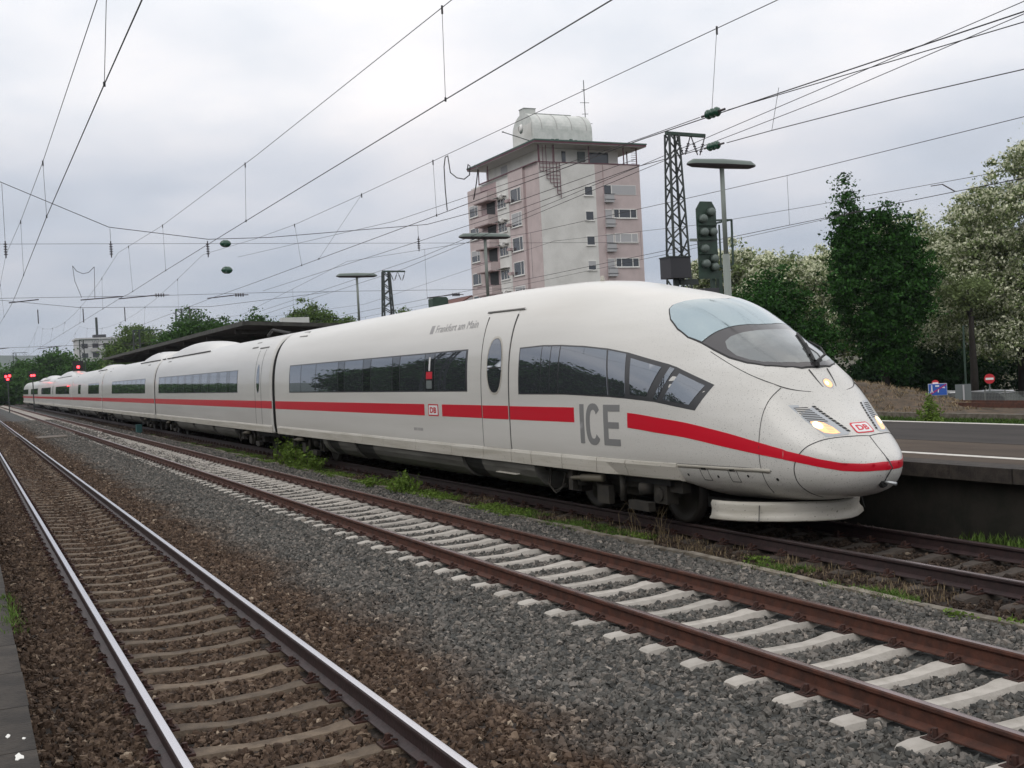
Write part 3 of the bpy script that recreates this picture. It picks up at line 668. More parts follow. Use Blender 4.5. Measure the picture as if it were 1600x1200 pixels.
# text set on the curved side
def text_tris(body_txt, size=1.0):
    cu = bpy.data.curves.new('tmp', 'FONT'); cu.body = body_txt; cu.offset = .035 if body_txt == 'DB' else 0; cu.resolution_u = 3; o = bpy.data.objects.new('tmp', cu); C.objects.link(o)
    dg = bpy.context.evaluated_depsgraph_get(); me = o.evaluated_get(dg).to_mesh(); V = np.array([v.co[:2] for v in me.vertices]); F = [tuple(p.vertices) for p in me.polygons]
    o.to_mesh_clear(); bpy.data.objects.remove(o); bpy.data.curves.remove(cu); V -= V.min(0); return V, F
def side_text(txt, y_start, y_end, z0, h, mt, sg=-1, yoff=0, name='lettering', e=.0035, mapping='side', par=None, fu=None):
    V, F = text_tris(txt); V = V/V.max(0)
    if mapping == 'side': pts = [(y_start+(y_end-y_start)*a, z0+h*b) for a, b in V]
    else: pts = [(y_start+(y_end-y_start)*a, z0+h*b) for a, b in V]
    P_ = MAP[mapping](np.array([p[0] for p in pts]), np.array([p[1] for p in pts]), sg); P_ = P_+nrm(P_)*e
    o = link(name, mesh(name, P_, F, mt), par or body, (0, yoff, 0)); return o
side_text('Frankfurt am Main', 21.9, 19.75, 3.20, .155, 'faint_gray')
quadpatch('city_crest', 22.22, 22.04, 3.19, 3.36, 'faint_gray', e=.003, depth=.003)
# DB emblem in the stripe gap (side) and on the nose
def emblem(cu, cv, wu, wv, mapping, sg, flip, cell):
    def rr(w_, h_, r_): 
        p = []
        for qx, qy, a0 in ((1, 1, 0), (-1, 1, 90), (-1, -1, 180), (1, -1, 270)):
            for i in range(4):
                a = R(a0+i*30); p.append((cu+qx*(w_/2-r_)+r_*math.cos(a), cv+qy*(h_/2-r_)+r_*math.sin(a)))
        return p
    patch('emblem_border', rr(wu, wv, .03), mapping, body, 'train_red', sg=sg, e=.004, cell=cell, depth=.004)
    patch('emblem_field', rr(wu*.86, wv*.80, .02), mapping, body, 'sign_white', sg=sg, e=.0055, cell=cell, depth=.003)
    a, b = (cu+wu*.31, cu-wu*.31) if flip else (cu-wu*.31, cu+wu*.31)
    side_text('DB', a, b, cv-wv*.25, wv*.50, 'train_red', sg=sg, mapping=mapping, name='emblem_letters', e=.0075)
emblem(21.78, 1.604, .56, .245, 'side', -1, True, (.1, .08))
emblem(0.0, 1.42, .30, .125, 'front', -1, True, .05)
# tiny class number plates on the side, an inspection mark
for i in range(7): quadpatch('number_mark', 22.95-.075*i-.03*(i > 2), 22.905-.075*i-.03*(i > 2), 1.155, 1.215, 'faint_gray', e=.003, depth=.002)
# first class mark on the window: white bar 1 and red board behind the pane
quadpatch('class_mark', 21.98, 21.90, 2.42, 2.70, 'sign_white', e=.009, depth=.003)
quadpatch('window_notice', 22.12, 21.78, 2.25, 2.40, 'train_red', e=.009, depth=.003)
quadpatch('window_notice', 22.1, 21.8, 2.05, 2.22, 'sign_gray', e=.009, depth=.003)

# --- windscreen: rear (upper) glass and front glass in a dark surround; outlines as (x, y)
ws = [(0, 13.60), (.191, 13.655), (.376, 13.79), (.521, 13.927), (.661, 14.019), (.74, 14.0), (.792, 13.924), (.866, 13.794), (.92, 13.554), (.925, 13.30), (.875, 13.043), (.842, 12.825), (.788, 12.551), (.702, 12.277), (.587, 12.046), (.412, 11.85), (.239, 11.744), (0, 11.707)]
div = [(.875, 13.043), (.68, 12.975), (.502, 12.899), (.327, 12.82), (.115, 12.742), (0, 12.735)]
def mir(L): return L+[(-a, b) for a, b in L[::-1] if abs(a) > 1e-6]
def shrink(L, k, c): return [(c[0]+(a-c[0])*k[0], c[1]+(b-c[1])*k[1]) for a, b in L]
ext = mir([(a, b) for a, b in ws]);
upper = ws[:11]+div[1:]; lower = div+ws[::-1][:8][::1]
lowL = div[::-1]+ws[11:]       # centre division -> side -> bottom centre
patch('windscreen_seal', shrink(mir(ws), (1.018, 1.012), (0, 12.9)), 'top', body, 'black', e=.002, cell=.1)
upL = [(0, 13.58)]+ws[1:10]+[(.872, 13.06)]+[(a, b+.012) for a, b in div[1:]]
patch('upper_windscreen', mir(upL), 'top', body, 'screen_upper', e=.006, cell=.1)
loL = [(a, b-.008) for a, b in div[::-1]]+[(a*.995, b) for a, b in ws[11:-1]]+[(0, 11.715)]
def mir2(L): return L+[(-a, b) for a, b in L[1:-1][::-1]]
patch('windscreen_surround', mir2(loL), 'top', body, 'screen_frame', e=.006, cell=.08)
inn = [(0, 12.585), (.14, 12.60), (.30, 12.645), (.46, 12.71), (.60, 12.76), (.69, 12.76), (.735, 12.66), (.725, 12.48), (.665, 12.28), (.57, 12.10), (.41, 11.92), (.24, 11.815), (0, 11.765)]
patch('front_windscreen', mir2(inn), 'top', body, 'screen_lower', e=.009, cell=.08)
# --- top lamp panel between windscreen and nose
pl = [(-.15, 2.19), (.15, 2.19), (.115, 1.865), (-.115, 1.865)]
ribbon('lamp_panel_seam', [(-.155, fronty(.155, 2.18), 2.18), (-.113, fronty(.113, 1.86), 1.86), (.113, fronty(.113, 1.86), 1.86), (.155, fronty(.155, 2.18), 2.18)], body, w=.014, sg=0, refine=4)
elx = lambda cx, cz, ax, az, n=20, rot=0: [(cx+ax*math.cos(a)*math.cos(rot)-az*math.sin(a)*math.sin(rot), cz+ax*math.cos(a)*math.sin(rot)+az*math.sin(a)*math.cos(rot)) for a in [2*math.pi*i/n for i in range(n)]]
patch('top_lamp_housing', elx(0, 1.985, .078, .072), 'front', body, 'lamp_housing', e=.004, cell=.04, sg=-1)
patch('top_lamp', elx(0.003, 1.985, .062, .056), 'front', body, 'lamp_warm', e=.008, cell=.04, sg=-1)
patch('top_lamp_bulb', elx(0.022, 1.985, .026, .026), 'front', body, 'lamp_hot', e=.012, cell=.04, sg=-1)
for sg in (-1, 1):
    # headlamp cluster outline in (x, z)
    patch('headlamp_housing', [(.665, 1.735), (.43, 1.728), (.235, 1.372), (.262, 1.352), (.515, 1.332)], 'front', body, 'lamp_housing', sg=sg, e=.003, cell=.06)
    for i in range(9):                                            # louvres
        z_ = 1.70-.022*i; xo = .628-.0075*i*1.0; xi = .475-.0125*i
        patch('louvre', [(xo, z_), (xi, z_), (xi-.004, z_-.010), (xo-.004, z_-.010)], 'front', body, 'seam_dark', sg=sg, e=.006, cell=.1, depth=.004)
    for i in range(11):                                           # slotted black strip along the inner edge
        t0 = i/11+.012; t1 = t0+.064
        p = lambda t: (.425-.175*t, 1.715-.335*t)
        a, b = p(t0), p(t1); patch('slot', [(a[0]-.002, a[1]), (a[0]-.045, a[1]), (b[0]-.045, b[1]), (b[0]-.002, b[1])], 'front', body, 'black', sg=sg, e=.006, cell=.1, depth=.003)
    patch('headlamp', [(.555, 1.52), (.50, 1.525), (.43, 1.505), (.372, 1.44), (.345, 1.372), (.42, 1.366), (.50, 1.382), (.545, 1.44)], 'front', body, 'lamp_warm', sg=sg, e=.006, cell=.06)
    patch('headlamp_bulb', elx(.508, 1.472, .046, .044), 'front', body, 'lamp_hot', sg=sg, e=.011, cell=.05)
    for i in range(7):
        z_ = 1.505-.018*i; patch('lens_rib', [(.45, z_), (.385+.0*i, z_), (.385, z_-.003), (.45, z_-.003)], 'front', body, 'lamp_housing', sg=sg, e=.008, cell=.1, depth=.002)
    # panel seams
    ribbon('panel_seam', [(.882, 12.85, 2.483), (.839, 12.49, 2.301), (.779, 12.095, 2.125), (.625, 11.701, 1.965), (.435, 11.536, 1.901), (.123, 11.425, 1.862)], body, sg=sg, w=.009)
    ribbon('nose_ring_seam', [(.625, 11.701, 1.965), (.80, 11.735, 1.83), (.90, 11.74, 1.68), (.951, 11.736, 1.547), (1.019, 11.717, 1.263), (1.023, 11.71, 1.002), (.948, 11.70, .764), (.80, 11.73, .60)], body, sg=sg, w=.007)
    ribbon('coupler_flap_seam', [(0, 10.80, 1.322), (.258, 10.861, 1.326), (.45, 10.95, 1.32), (.577, 11.033, 1.297), (.733, 11.149, 1.22), (.816, 11.229, 1.096), (.837, 11.279, .953), (.786, 11.288, .778), (.644, 11.253, .639), (.45, 11.2, .54)], body, sg=sg, w=.012)
    # ventilation covers in the skirt, small marks
    for yc in (12.66, 12.16):
        w_ = .075; zc = .84
        for a, b, c, d in ((yc-w_, yc+w_, .925, .918), (yc-w_, yc-w_+.007, .735, .925), (yc+w_-.007, yc+w_, .735, .925), (yc-w_, yc+w_, .742, .735)):
            quadpatch('cover_edge', a, b, min(c, d), max(c, d), 'seam_dark', sg=sg, e=.004, depth=.003)
        quadpatch('cover_latch', yc-.045, yc+.045, .885, .915, 'black', sg=sg, e=.006, depth=.003)
    for yc, zc in ((13.0, .80), (12.44, .80), (11.93, .83), (11.52, .80)): patch('skirt_hole', elx(yc, zc, .017, .02, 8), 'side', body, 'black', sg=sg, e=.004, cell=.1, depth=.003)
for sg in (-1, 1):                                                # ledge of the sill running out into the nose
    ribbon('sill_ledge', [(1.30, 13.16, .93), (1.22, 12.6, .925), (1.12, 12.1, .92), (1.03, 11.75, .915), (.97, 11.58, .905)], body, mt='skirt_white', sg=sg, w=.05, e=.006, refine=4)
    ribbon('sill_ledge_edge', [(1.30, 13.16, .96), (1.22, 12.6, .955), (1.12, 12.1, .95), (1.03, 11.75, .94), (.96, 11.56, .905)], body, sg=sg, w=.005, e=.004, refine=4)
ribbon('nose_split_seam', [(0, 10.80, 1.322), (0, 10.66, 1.171), (0, Y0+.03, 1.03), (0, Y0+.005, .95), (0, Y0+.06, .80), (0, 10.66, .69)], body, sg=0, w=.013, refine=4)
# tow hook opening and rod
mb = MB(); mb.lathe([(.001, -.02), (.06, -.02), (.075, .02)], (0, 10.60, .745), 'y', 12); mb.obj('tow_recess', 'black', body)
MB().tube([(.0, 10.78, .77), (.03, 10.42, .735)], .022, 8).obj('coupler_rod', 'steel_rod', body, True)
# wiper
mb = MB(); zt_ = lambda x_, y_, o_: float(topz(np.array([abs(x_)]), np.array([y_]))[0])+o_
mb.lathe([(.001, .0), (.045, .0), (.04, .055), (.001, .06)], (.0, 11.72, zt_(0, 11.72, 0)), 'z', 10)
mb.tube([(0, 11.72, zt_(0, 11.72, .06)), (.26, 11.84, zt_(.26, 11.84, .08)), (.36, 12.04, zt_(.36, 12.04, .08)), (.30, 12.2, zt_(.3, 12.2, .06))], .017, 6)
mb.tube([(-.02, 11.73, zt_(0, 11.73, .06)), (.14, 12.08, zt_(.14, 12.08, .06))], .022, 6)
mb.obj('wiper_arm', 'black', body)
mb = MB(); pp = [(.02+.36*t, 11.86+.66*t) for t in np.linspace(0, 1, 8)]; mb.tube([(a, b, zt_(a, b, .035)) for a, b in pp], .022, 5); mb.obj('wiper_blade', 'black', body)
# roof items at the cab edge, antenna blobs
mb = MB(); mb.lathe([(.001, .09), (.03, .085), (.045, .0)], (-.15, 16.9, zt_(.15, 16.9, 0)), 'z', 8); mb.obj('roof_antenna', 'skirt_white', body)
for yy in (32.3, ): patch('roof_hatch', [(-1.0, 33.5), (-.76, 33.7), (-.80, 32.9), (-1.03, 32.55)][::-1], 'top', body, 'belly_gray', sg=1, e=.006, cell=.3)

# --- obstacle deflector under the nose
prof = [(.465, -.02), (.42, .005), (.34, -.01), (.27, .005), (.225, .045)]
def deflector_path(t):                                            # t 0..1 from rear left round the front to rear right
    a = math.pi*(t); w_ = 1.17; l_ = 1.0
    return None
pl_ = [(-1.12, 12.68), (-1.10, 12.45), (-1.01, 12.2), (-.86, 11.97), (-.62, 11.70), (-.35, 11.49), (-.15, 11.39), (0, 11.37)]
pl_ = pl_+[(-a, b) for a, b in pl_[:-1][::-1]]
vs = []; fs = []; n = len(prof)
for i, (a, b) in enumerate(pl_):
    q0 = Vector(pl_[max(i-1, 0)]); q1 = Vector(pl_[min(i+1, len(pl_)-1)]); t = (q1-q0).normalized(); nn = Vector((-t.y, t.x))*(1)
    if nn.dot(Vector((a, b-12.6))) < 0: nn = -nn
    for z_, o_ in prof: vs.append((a+nn.x*o_, b+nn.y*o_, z_))
for i in range(len(pl_)-1):
    for j in range(n-1): fs.append((i*n+j, i*n+j+1, (i+1)*n+j+1, (i+1)*n+j))
me = mesh('obstacle_deflector', vs, fs, 'skirt_white', True)
o = link('obstacle_deflector', me, body); md = o.modifiers.new('t', 'SOLIDIFY'); md.thickness = .03; md.offset = -1
MB().box(-.8, .8, 12.2, 13.2, .30, .44).obj('deflector_carrier', 'black', body)
for sg in (-1, 1):
    MB().bar((sg*.873, 11.955, .425), (sg*.915, 11.925, .22), .010).obj('deflector_joint', 'seam_dark', body)

# --- sill strip, belly and bogies of a car
def sill_run(y0, y1, par, cuts, front=False):
    ed = [y0]+[c for c in cuts if y0 < c < y1]+[y1]
    for a, b in zip(ed[:-1], ed[1:]):
        for sg in (-1, 1):
            n_ = 3; vs = []; fs = []
            for k in range(n_+1):
                y = a+.008+(b-a-.016)*k/n_; w_ = float(half(max(y, 13.0), 1.0))+.004
                pk = min(1, max(0, (y-13.1)/1.6))
                P_ = [(w_-.03, .955), (w_+.002+.002*pk, .945), (w_+.004+.014*pk, .90), (max(w_-.06, float(half(max(y, 13.0), .72)))+.004+.006*pk if pk < 1 else w_+.010, .715), (w_-.10, .695), (w_-.18, .69)]
                vs += [(sg*p, y, q) for p, q in P_]
            for k in range(n_):
                for j in range(5):
                    f = (k*6+j, k*6+j+1, (k+1)*6+j+1, (k+1)*6+j); fs.append(f if sg > 0 else f[::-1])
            fs += [tuple(range(6))[::(1 if sg < 0 else -1)], tuple(range(n_*6, n_*6+6))[::(-1 if sg < 0 else 1)]]
            link('sill_panel', mesh('sill_panel', vs, fs, 'skirt_white'), par)
def belly(y0, y1, par, mt='belly_gray', inset=0., name='belly_panel'):
    pr = [(1.44-inset, .70), (1.42-inset, .60), (1.36-inset, .48), (1.24-inset, .36), (1.05-inset, .27), (.6, .24)]
    vs = []; fs = []; full = pr+[(-a, b) for a, b in pr[::-1]]; n = len(full)
    for y in (y0, y1): vs += [(a, y, b) for a, b in full]
    fs = [(i, i+1, n+i+1, n+i) for i in range(n-1)]+[tuple(range(n)), tuple(range(n, 2*n))[::-1], (0, n, 2*n-1, n-1)]
    link(name, mesh(name, vs, fs, mt), par)
def wheel_me():
    m = MB(); m.lathe([(.0, -.05), (.12, -.05), (.13, -.02), (.36, .0), (.40, -.03), (.455, -.03), (.46, .04), (.48, .07), (.48, .10), (.40, .10), (.0, .09)], (0, 0, 0), 'x', 28); return m.me('wheel', 'wheel_steel', True)
WM = wheel_me()
def bogie(yc, par, detail=True):
    for dy in (-1.25, 1.25):
        for sg in (-1, 1):
            o = link('wheel', WM, par, (sg*.79, yc+dy, .46), (0, 0, math.pi if sg > 0 else 0))
    for sg in (-1, 1):
        m = MB(); m.box(sg*1.08-.07, sg*1.08+.07, yc-1.75, yc+1.75, .50, .66)
        for dy in (-1.25, 1.25): m.box(sg*1.10-.10, sg*1.10+.10, yc+dy-.17, yc+dy+.17, .32, .60); m.lathe([(.0, -.12*sg), (.10, -.12*sg), (.10, .06*sg), (0, .08*sg)], (sg*1.17, yc+dy, .46), 'x', 12)
        m.obj('bogie_frame', 'bogie', par)
    MB().box(-1.0, 1.0, yc-.4, yc+.4, .35, .75).obj('bogie_bolster', 'bogie', par)
    if detail:
        for sg in (-1, 1):
            MB().tube([(sg*1.36, yc+1.1, .56), (sg*1.36, yc+.75, .585)], .035, 8).tube([(sg*1.36, yc+.75, .585), (sg*1.36, yc+.1, .62)], .062, 10).obj('yaw_damper', 'damper', par, True)
            MB().box(sg*1.33-.05, sg*1.33+.05, yc+1.05, yc+1.18, .36, .72).obj('damper_bracket', 'bogie', par)
            MB().tube([(sg*1.25, yc+2.0, .70), (sg*1.30, yc+2.05, .42), (sg*1.3, yc+1.85, .27), (sg*1.28, yc+1.6, .36), (sg*1.22, yc+1.55, .6)], .018, 6).tube([(sg*1.28, yc+1.95, .68), (sg*1.32, yc+1.95, .36), (sg*1.32, yc+1.75, .25), (sg*1.25, yc+1.5, .42)], .014, 6).obj('air_hose', 'bogie', par)
            MB().tube([(sg*1.28, yc-.35, .68), (sg*1.28, yc-.35, .30)], .05, 8).obj('vertical_damper', 'bogie', par, True)
            for dy in (-.9, .35, .95): MB().lathe([(0, -.08), (.12, -.08), (.13, 0), (.12, .08), (0, .08)], (sg*1.2, yc+dy, .52), 'z', 10).obj('air_spring', 'bogie', par, True)
            MB().box(sg*1.26-.06, sg*1.26+.06, yc-1.1, yc-.55, .20, .33).box(sg*1.28-.05, sg*1.28+.05, yc+.0, yc+.35, .22, .5).obj('brake_gear', 'bogie', par)
sill_run(13.14, 34.9, body, [14.35, 15.15, 16.25, 17.35, 18.14, 19.33, 20.9, 22.9, 25.0, 26.6, 28.9, 31.5])
MB().box(-1.22, 1.22, 13.5, 35.0, .60, .71).obj('underframe', 'black', body)
bogie(15.05, body); bogie(32.3, body)
for a, b, mt, ins in ((17.35, 19.55, 'belly_gray', 0), (19.55, 20.5, 'black', .06), (20.5, 25.9, 'belly_gray', 0), (25.9, 27.3, 'black', .05), (27.3, 28.7, 'belly_gray', 0), (28.7, 29.7, 'black', .05), (29.7, 30.1, 'belly_gray', .0)): belly(a, b, body, mt, ins, 'belly_panel' if mt != 'black' else 'belly_vent')
MB().bar((-1.40, 18.05, .50), (-1.40, 18.9, .50), .10, .015).obj('door_step', 'skirt_white', body)

# --- middle cars: one builder
def fair(par, y0, y1, h, mt='car_white', w=.95, yoff=0):
    """streamlined roof fairing"""
    n = 14; m_ = 11; vs = []; fs = []
    for i in range(n+1):
        t = i/n; y = y0+(y1-y0)*t; hh = h*math.sin(math.pi*min(1, max(0, t)))**.55
        for j in range(m_+1):
            x_ = -w+2*w*j/m_; c = (1-(abs(x_)/w)**2.6)**(1/2.2) if abs(x_) < w else 0
            vs.append((x_, y, float(topz(np.array([abs(x_)]), np.array([25.]))[0])-.02+hh*c))
    for i in range(n):
        for j in range(m_): fs.append((i*(m_+1)+j, i*(m_+1)+j+1, (i+1)*(m_+1)+j+1, (i+1)*(m_+1)+j))
    link('roof_fairing', mesh('roof_fairing', vs, fs, mt, True), par)
    a = [(-w-.01, y0+(y1-y0)*t, float(topz(np.array([w]), np.array([25.]))[0])+.03) for t in np.linspace(0, 1, 8)]
    MB().tube(a, .025, 5).obj('fairing_edge', 'black', par)
def middle_car(y0, y1, wins, doors, fairs, det, taper=False):
    yl = [y0+.01, y0+.06]+list(np.linspace(y0+.3, y1-.3, 12))+[y1-.06, y1-.01]
    me = body_mesh('middle_car', [Y0+9.0+i*.001 for i in range(len(yl))], 'car_white', lambda y: .70)
    n = len(me.vertices)//len(yl)
    co_ = np.empty(len(me.vertices)*3, np.float32); me.vertices.foreach_get('co', co_); co_ = co_.reshape(-1, 3)
    for i, y in enumerate(yl):
        co_[i*n:(i+1)*n, 1] = y
        k = .975 if i in (0, len(yl)-1) else 1
        if taper and y > y1-6: k2 = max(.05, 1-((y-(y1-6))/6.2)**2.2); co_[i*n:(i+1)*n, 2] = .8+(co_[i*n:(i+1)*n, 2]-.8)*k2; co_[i*n:(i+1)*n, 0] *= .3+.7*k2
        co_[i*n:(i+1)*n, 0] *= k; co_[i*n:(i+1)*n, 2] = 1.6+(co_[i*n:(i+1)*n, 2]-1.6)*k
    me.vertices.foreach_set('co', co_.ravel()); me.update()
    o = link('middle_car' if not taper else 'rear_car', me, train)
    def q(name, a, b, c, d, mt, **k): return patch(name, [(a, c), (b, c), (b, d), (a, d)], 'side', o, mt, cell=(3, .12), **k)
    for sg in ((-1, 1) if det > 1 else (-1,)):
        for a, b in wins:
            q('window_band', a, b, 2.0, 2.80, 'window_frame_dark', e=.003, sg=sg)
            w_ = max(1, round((b-a)/1.9)); st = (b-a)/w_
            for i in range(w_):
                s0 = a+st*i; s1 = s0+st*(.74 if w_ > 1 else 1)
                q('window_pane', s0+.04, s1-.02, 2.03, 2.77, 'side_glass', e=.006, sg=sg)
                if w_ > 1 and i < w_: q('window_pane', s1+.02, s0+st-.01, 2.03, 2.77, 'strip_glass', e=.006, sg=sg)
        for d in doors:
            for yy in (d-.42, d+.42):
                q('door_gap', yy-.012, yy+.012, .96, 3.4, 'seam_dark', e=.004, sg=sg, depth=.006)
            q('door_rain_strip', d-.6, d+.6, 3.45, 3.49, 'belly_gray', e=.012, sg=sg, depth=.01)
            patch('door_window', [(d+.2*math.cos(a_), 2.45+.48*math.sin(a_)) for a_ in [i*math.pi/10 for i in range(20)]], 'side', o, 'side_glass', e=.008, sg=sg, cell=(.3, .12))
        q('red_stripe', y0+.03, y1-.03 if not taper else y1-3, 1.485, 1.725, 'train_red', e=.003, sg=sg)
    for a, b, h in fairs: fair(o, a, b, h)
    if det > 1:
        for d in (y0+3.3, y1-3.0): patch('roof_hatch', [(d-.45, 3.50), (d+.45, 3.50), (d+.30, 3.70), (d-.30, 3.70)], 'side', o, 'belly_gray', e=.006, cell=.3)
        MB().tube([(-.2, y0+2.0, 3.93), (-.5, y0+3.2, 4.12), (-.5, y0+3.9, 3.95)], .05, 6).obj('roof_cable', 'black', o)
    sill_run(y0+.1, y1-.1 if not taper else y1-4, o, [y0+i*4.1 for i in range(1, 6)])
    bogie(y0+3.7, o, det > 1); bogie(y1-3.7, o, det > 1)
    MB().box(-1.25, 1.25, y0+.1, y1-.1, .55, .72).obj('underframe', 'black', o)
    for a, b, m_ in ((y0+5.9, y0+9.5, 'belly_gray'), (y0+10.0, y0+13.8, 'belly_gray'), (y0+14.3, y1-6, 'belly_gray')): belly(a, b, o, m_)
    # roof hatch + gangway bellows towards the previous car
    return o
def bellows(y):
    me = body_mesh('gangway_bellows', [Y0+9.0+i*.001 for i in range(5)], 'rubber', lambda y: .8); n = len(me.vertices)//5
    for k, v in enumerate(me.vertices):
        i = k//n; f = (.90, .94, .90, .94, .90)[i]; v.co = (v.co.x*f, y-.28+.14*i, 2.0+(v.co.z-2.0)*f)
    link('gangway_bellows', me, train)
g = 35.28; L_ = 24.775
cars = [(g, [(40.4, 58.6)], [37.3], [(47.5, 58.5, .40), (59.0, 60.0, .22)], 2), (g+L_, [(63.3, 78.6)], [], [(60.7, 68.0, .34)], 2), (g+2*L_, [(86.6, 94.5), (101, 103.4)], [], [(85.2, 91, .22)], 2),
        (g+3*L_, [(112.5, 130)], [134.5], [(115, 133, .42)], 1), (g+4*L_, [(138, 155)], [], [(145, 160, .4)], 1), (g+5*L_, [(163, 180)], [], [(160.3, 168, .3)], 1), (g+6*L_, [(188, 204)], [], [], 1)]
for i, (y, w_, d_, f_, det) in enumerate(cars):
    bellows(y); middle_car(y+.22, y+L_-.22 if i < 6 else y+L_+1.0, w_, d_, f_, det, taper=(i == 6))
mb = MB(); mb.lathe([(.0, 0), (.12, 0), (.12, .04), (0, .05)], (-1.0, 84.0, 3.62), 'y', 8)

# ------------------------------------------------------------------ apartment tower
TW = empty('apartment_tower', (57.05, 108.3, 0), 'tall pink and white apartment block with a white vaulted structure on its roof', 'tower block')
def B(name, mt, x0, x1, y0, y1, z0, z1, par=TW, **k): return MB().box(x0, x1, y0, y1, z0, z1).obj(name, mt, par, **k)
# x: east along the front, y: away along the side; local to the corner. Body 13 x 18
ZT_ = 24.35
B('wall', 'wall_white', 0, 7.0, 0.0, 18, -.5, ZT_)
B('wall', 'wall_pink', 7.0, 12.85, .0, 18, -.5, ZT_)
B('wall', 'wall_pink', -.06, .0, 0, 3.4, -.5, ZT_)                 # side strip next to the corner
B('wall', 'wall_pink', -.30, .0, 3.4, 7.1, -.5, ZT_)
B('wall', 'wall_white', -.08, .0, 7.1, 10.7, -.5, ZT_-.35)
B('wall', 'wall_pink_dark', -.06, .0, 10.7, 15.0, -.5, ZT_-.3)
B('wall', 'wall_pink', -.12, .0, 15.0, 18.9, -.5, ZT_-.2)
B('wall', 'wall_pink', 0, 12.85, 18, 18.9, -.5, ZT_-.2)
B('parapet', 'roof_red_edge', -.1, 7.0, -.06, .10, ZT_, ZT_+.09)
B('parapet', 'roof_red_edge', 7.0, 12.9, -.06, .10, ZT_+.02, ZT_+.12)
B('parapet', 'roof_red_edge', -.36, -.1, 0, 15, ZT_, ZT_+.09)
B('drain_pipe', 'wall_pink_dark', 8.0, 8.06, -.06, 0, 0, ZT_); B('drain_pipe', 'wall_pink_dark', -.12, -.06, 3.25, 3.33, 0, ZT_)
def win(x0, x1, z0, z1, face='f', divs=(), par=TW, fr=.09, glass='win_glass', off=0., shutter=0.):
    """face f: front (y = 0, looking -y); face s: side (x = 0, looking -x)"""
    m = MB(); d = .07
    def bx(a, b, c, e, t0, t1, M_=m):
        if face == 'f': M_.box(a, b, -t1-off, -t0-off, c, e)
        else: M_.box(-t1-off, -t0-off, a, b, c, e)
    bx(x0, x1, z1-fr, z1, 0, d); bx(x0, x1, z0, z0+fr, 0, d); bx(x0, x0+fr, z0+fr, z1-fr, 0, d); bx(x1-fr, x1, z0+fr, z1-fr, 0, d)
    for q in divs: bx(q-fr*.45, q+fr*.45, z0+fr, z1-fr, 0, d*.9)
    bx(x0-.06, x1+.06, z0-.06, z0-.002, 0, .14)
    f = m.obj('window', 'win_white', par, kind='')
    p = MB(); bx(x0+fr, x1-fr, z0+fr, z1-fr, .005, .02, p); p.obj('pane', glass, f)
    if shutter:
        p = MB(); bx(x0+fr*.6, x1-fr*.6, z1-fr-(z1-z0)*shutter, z1-fr*.5, .02, .05, p); p.obj('shutter', 'curtain', f)
    return f
F_ = [21.89-2.745*i for i in range(8)]
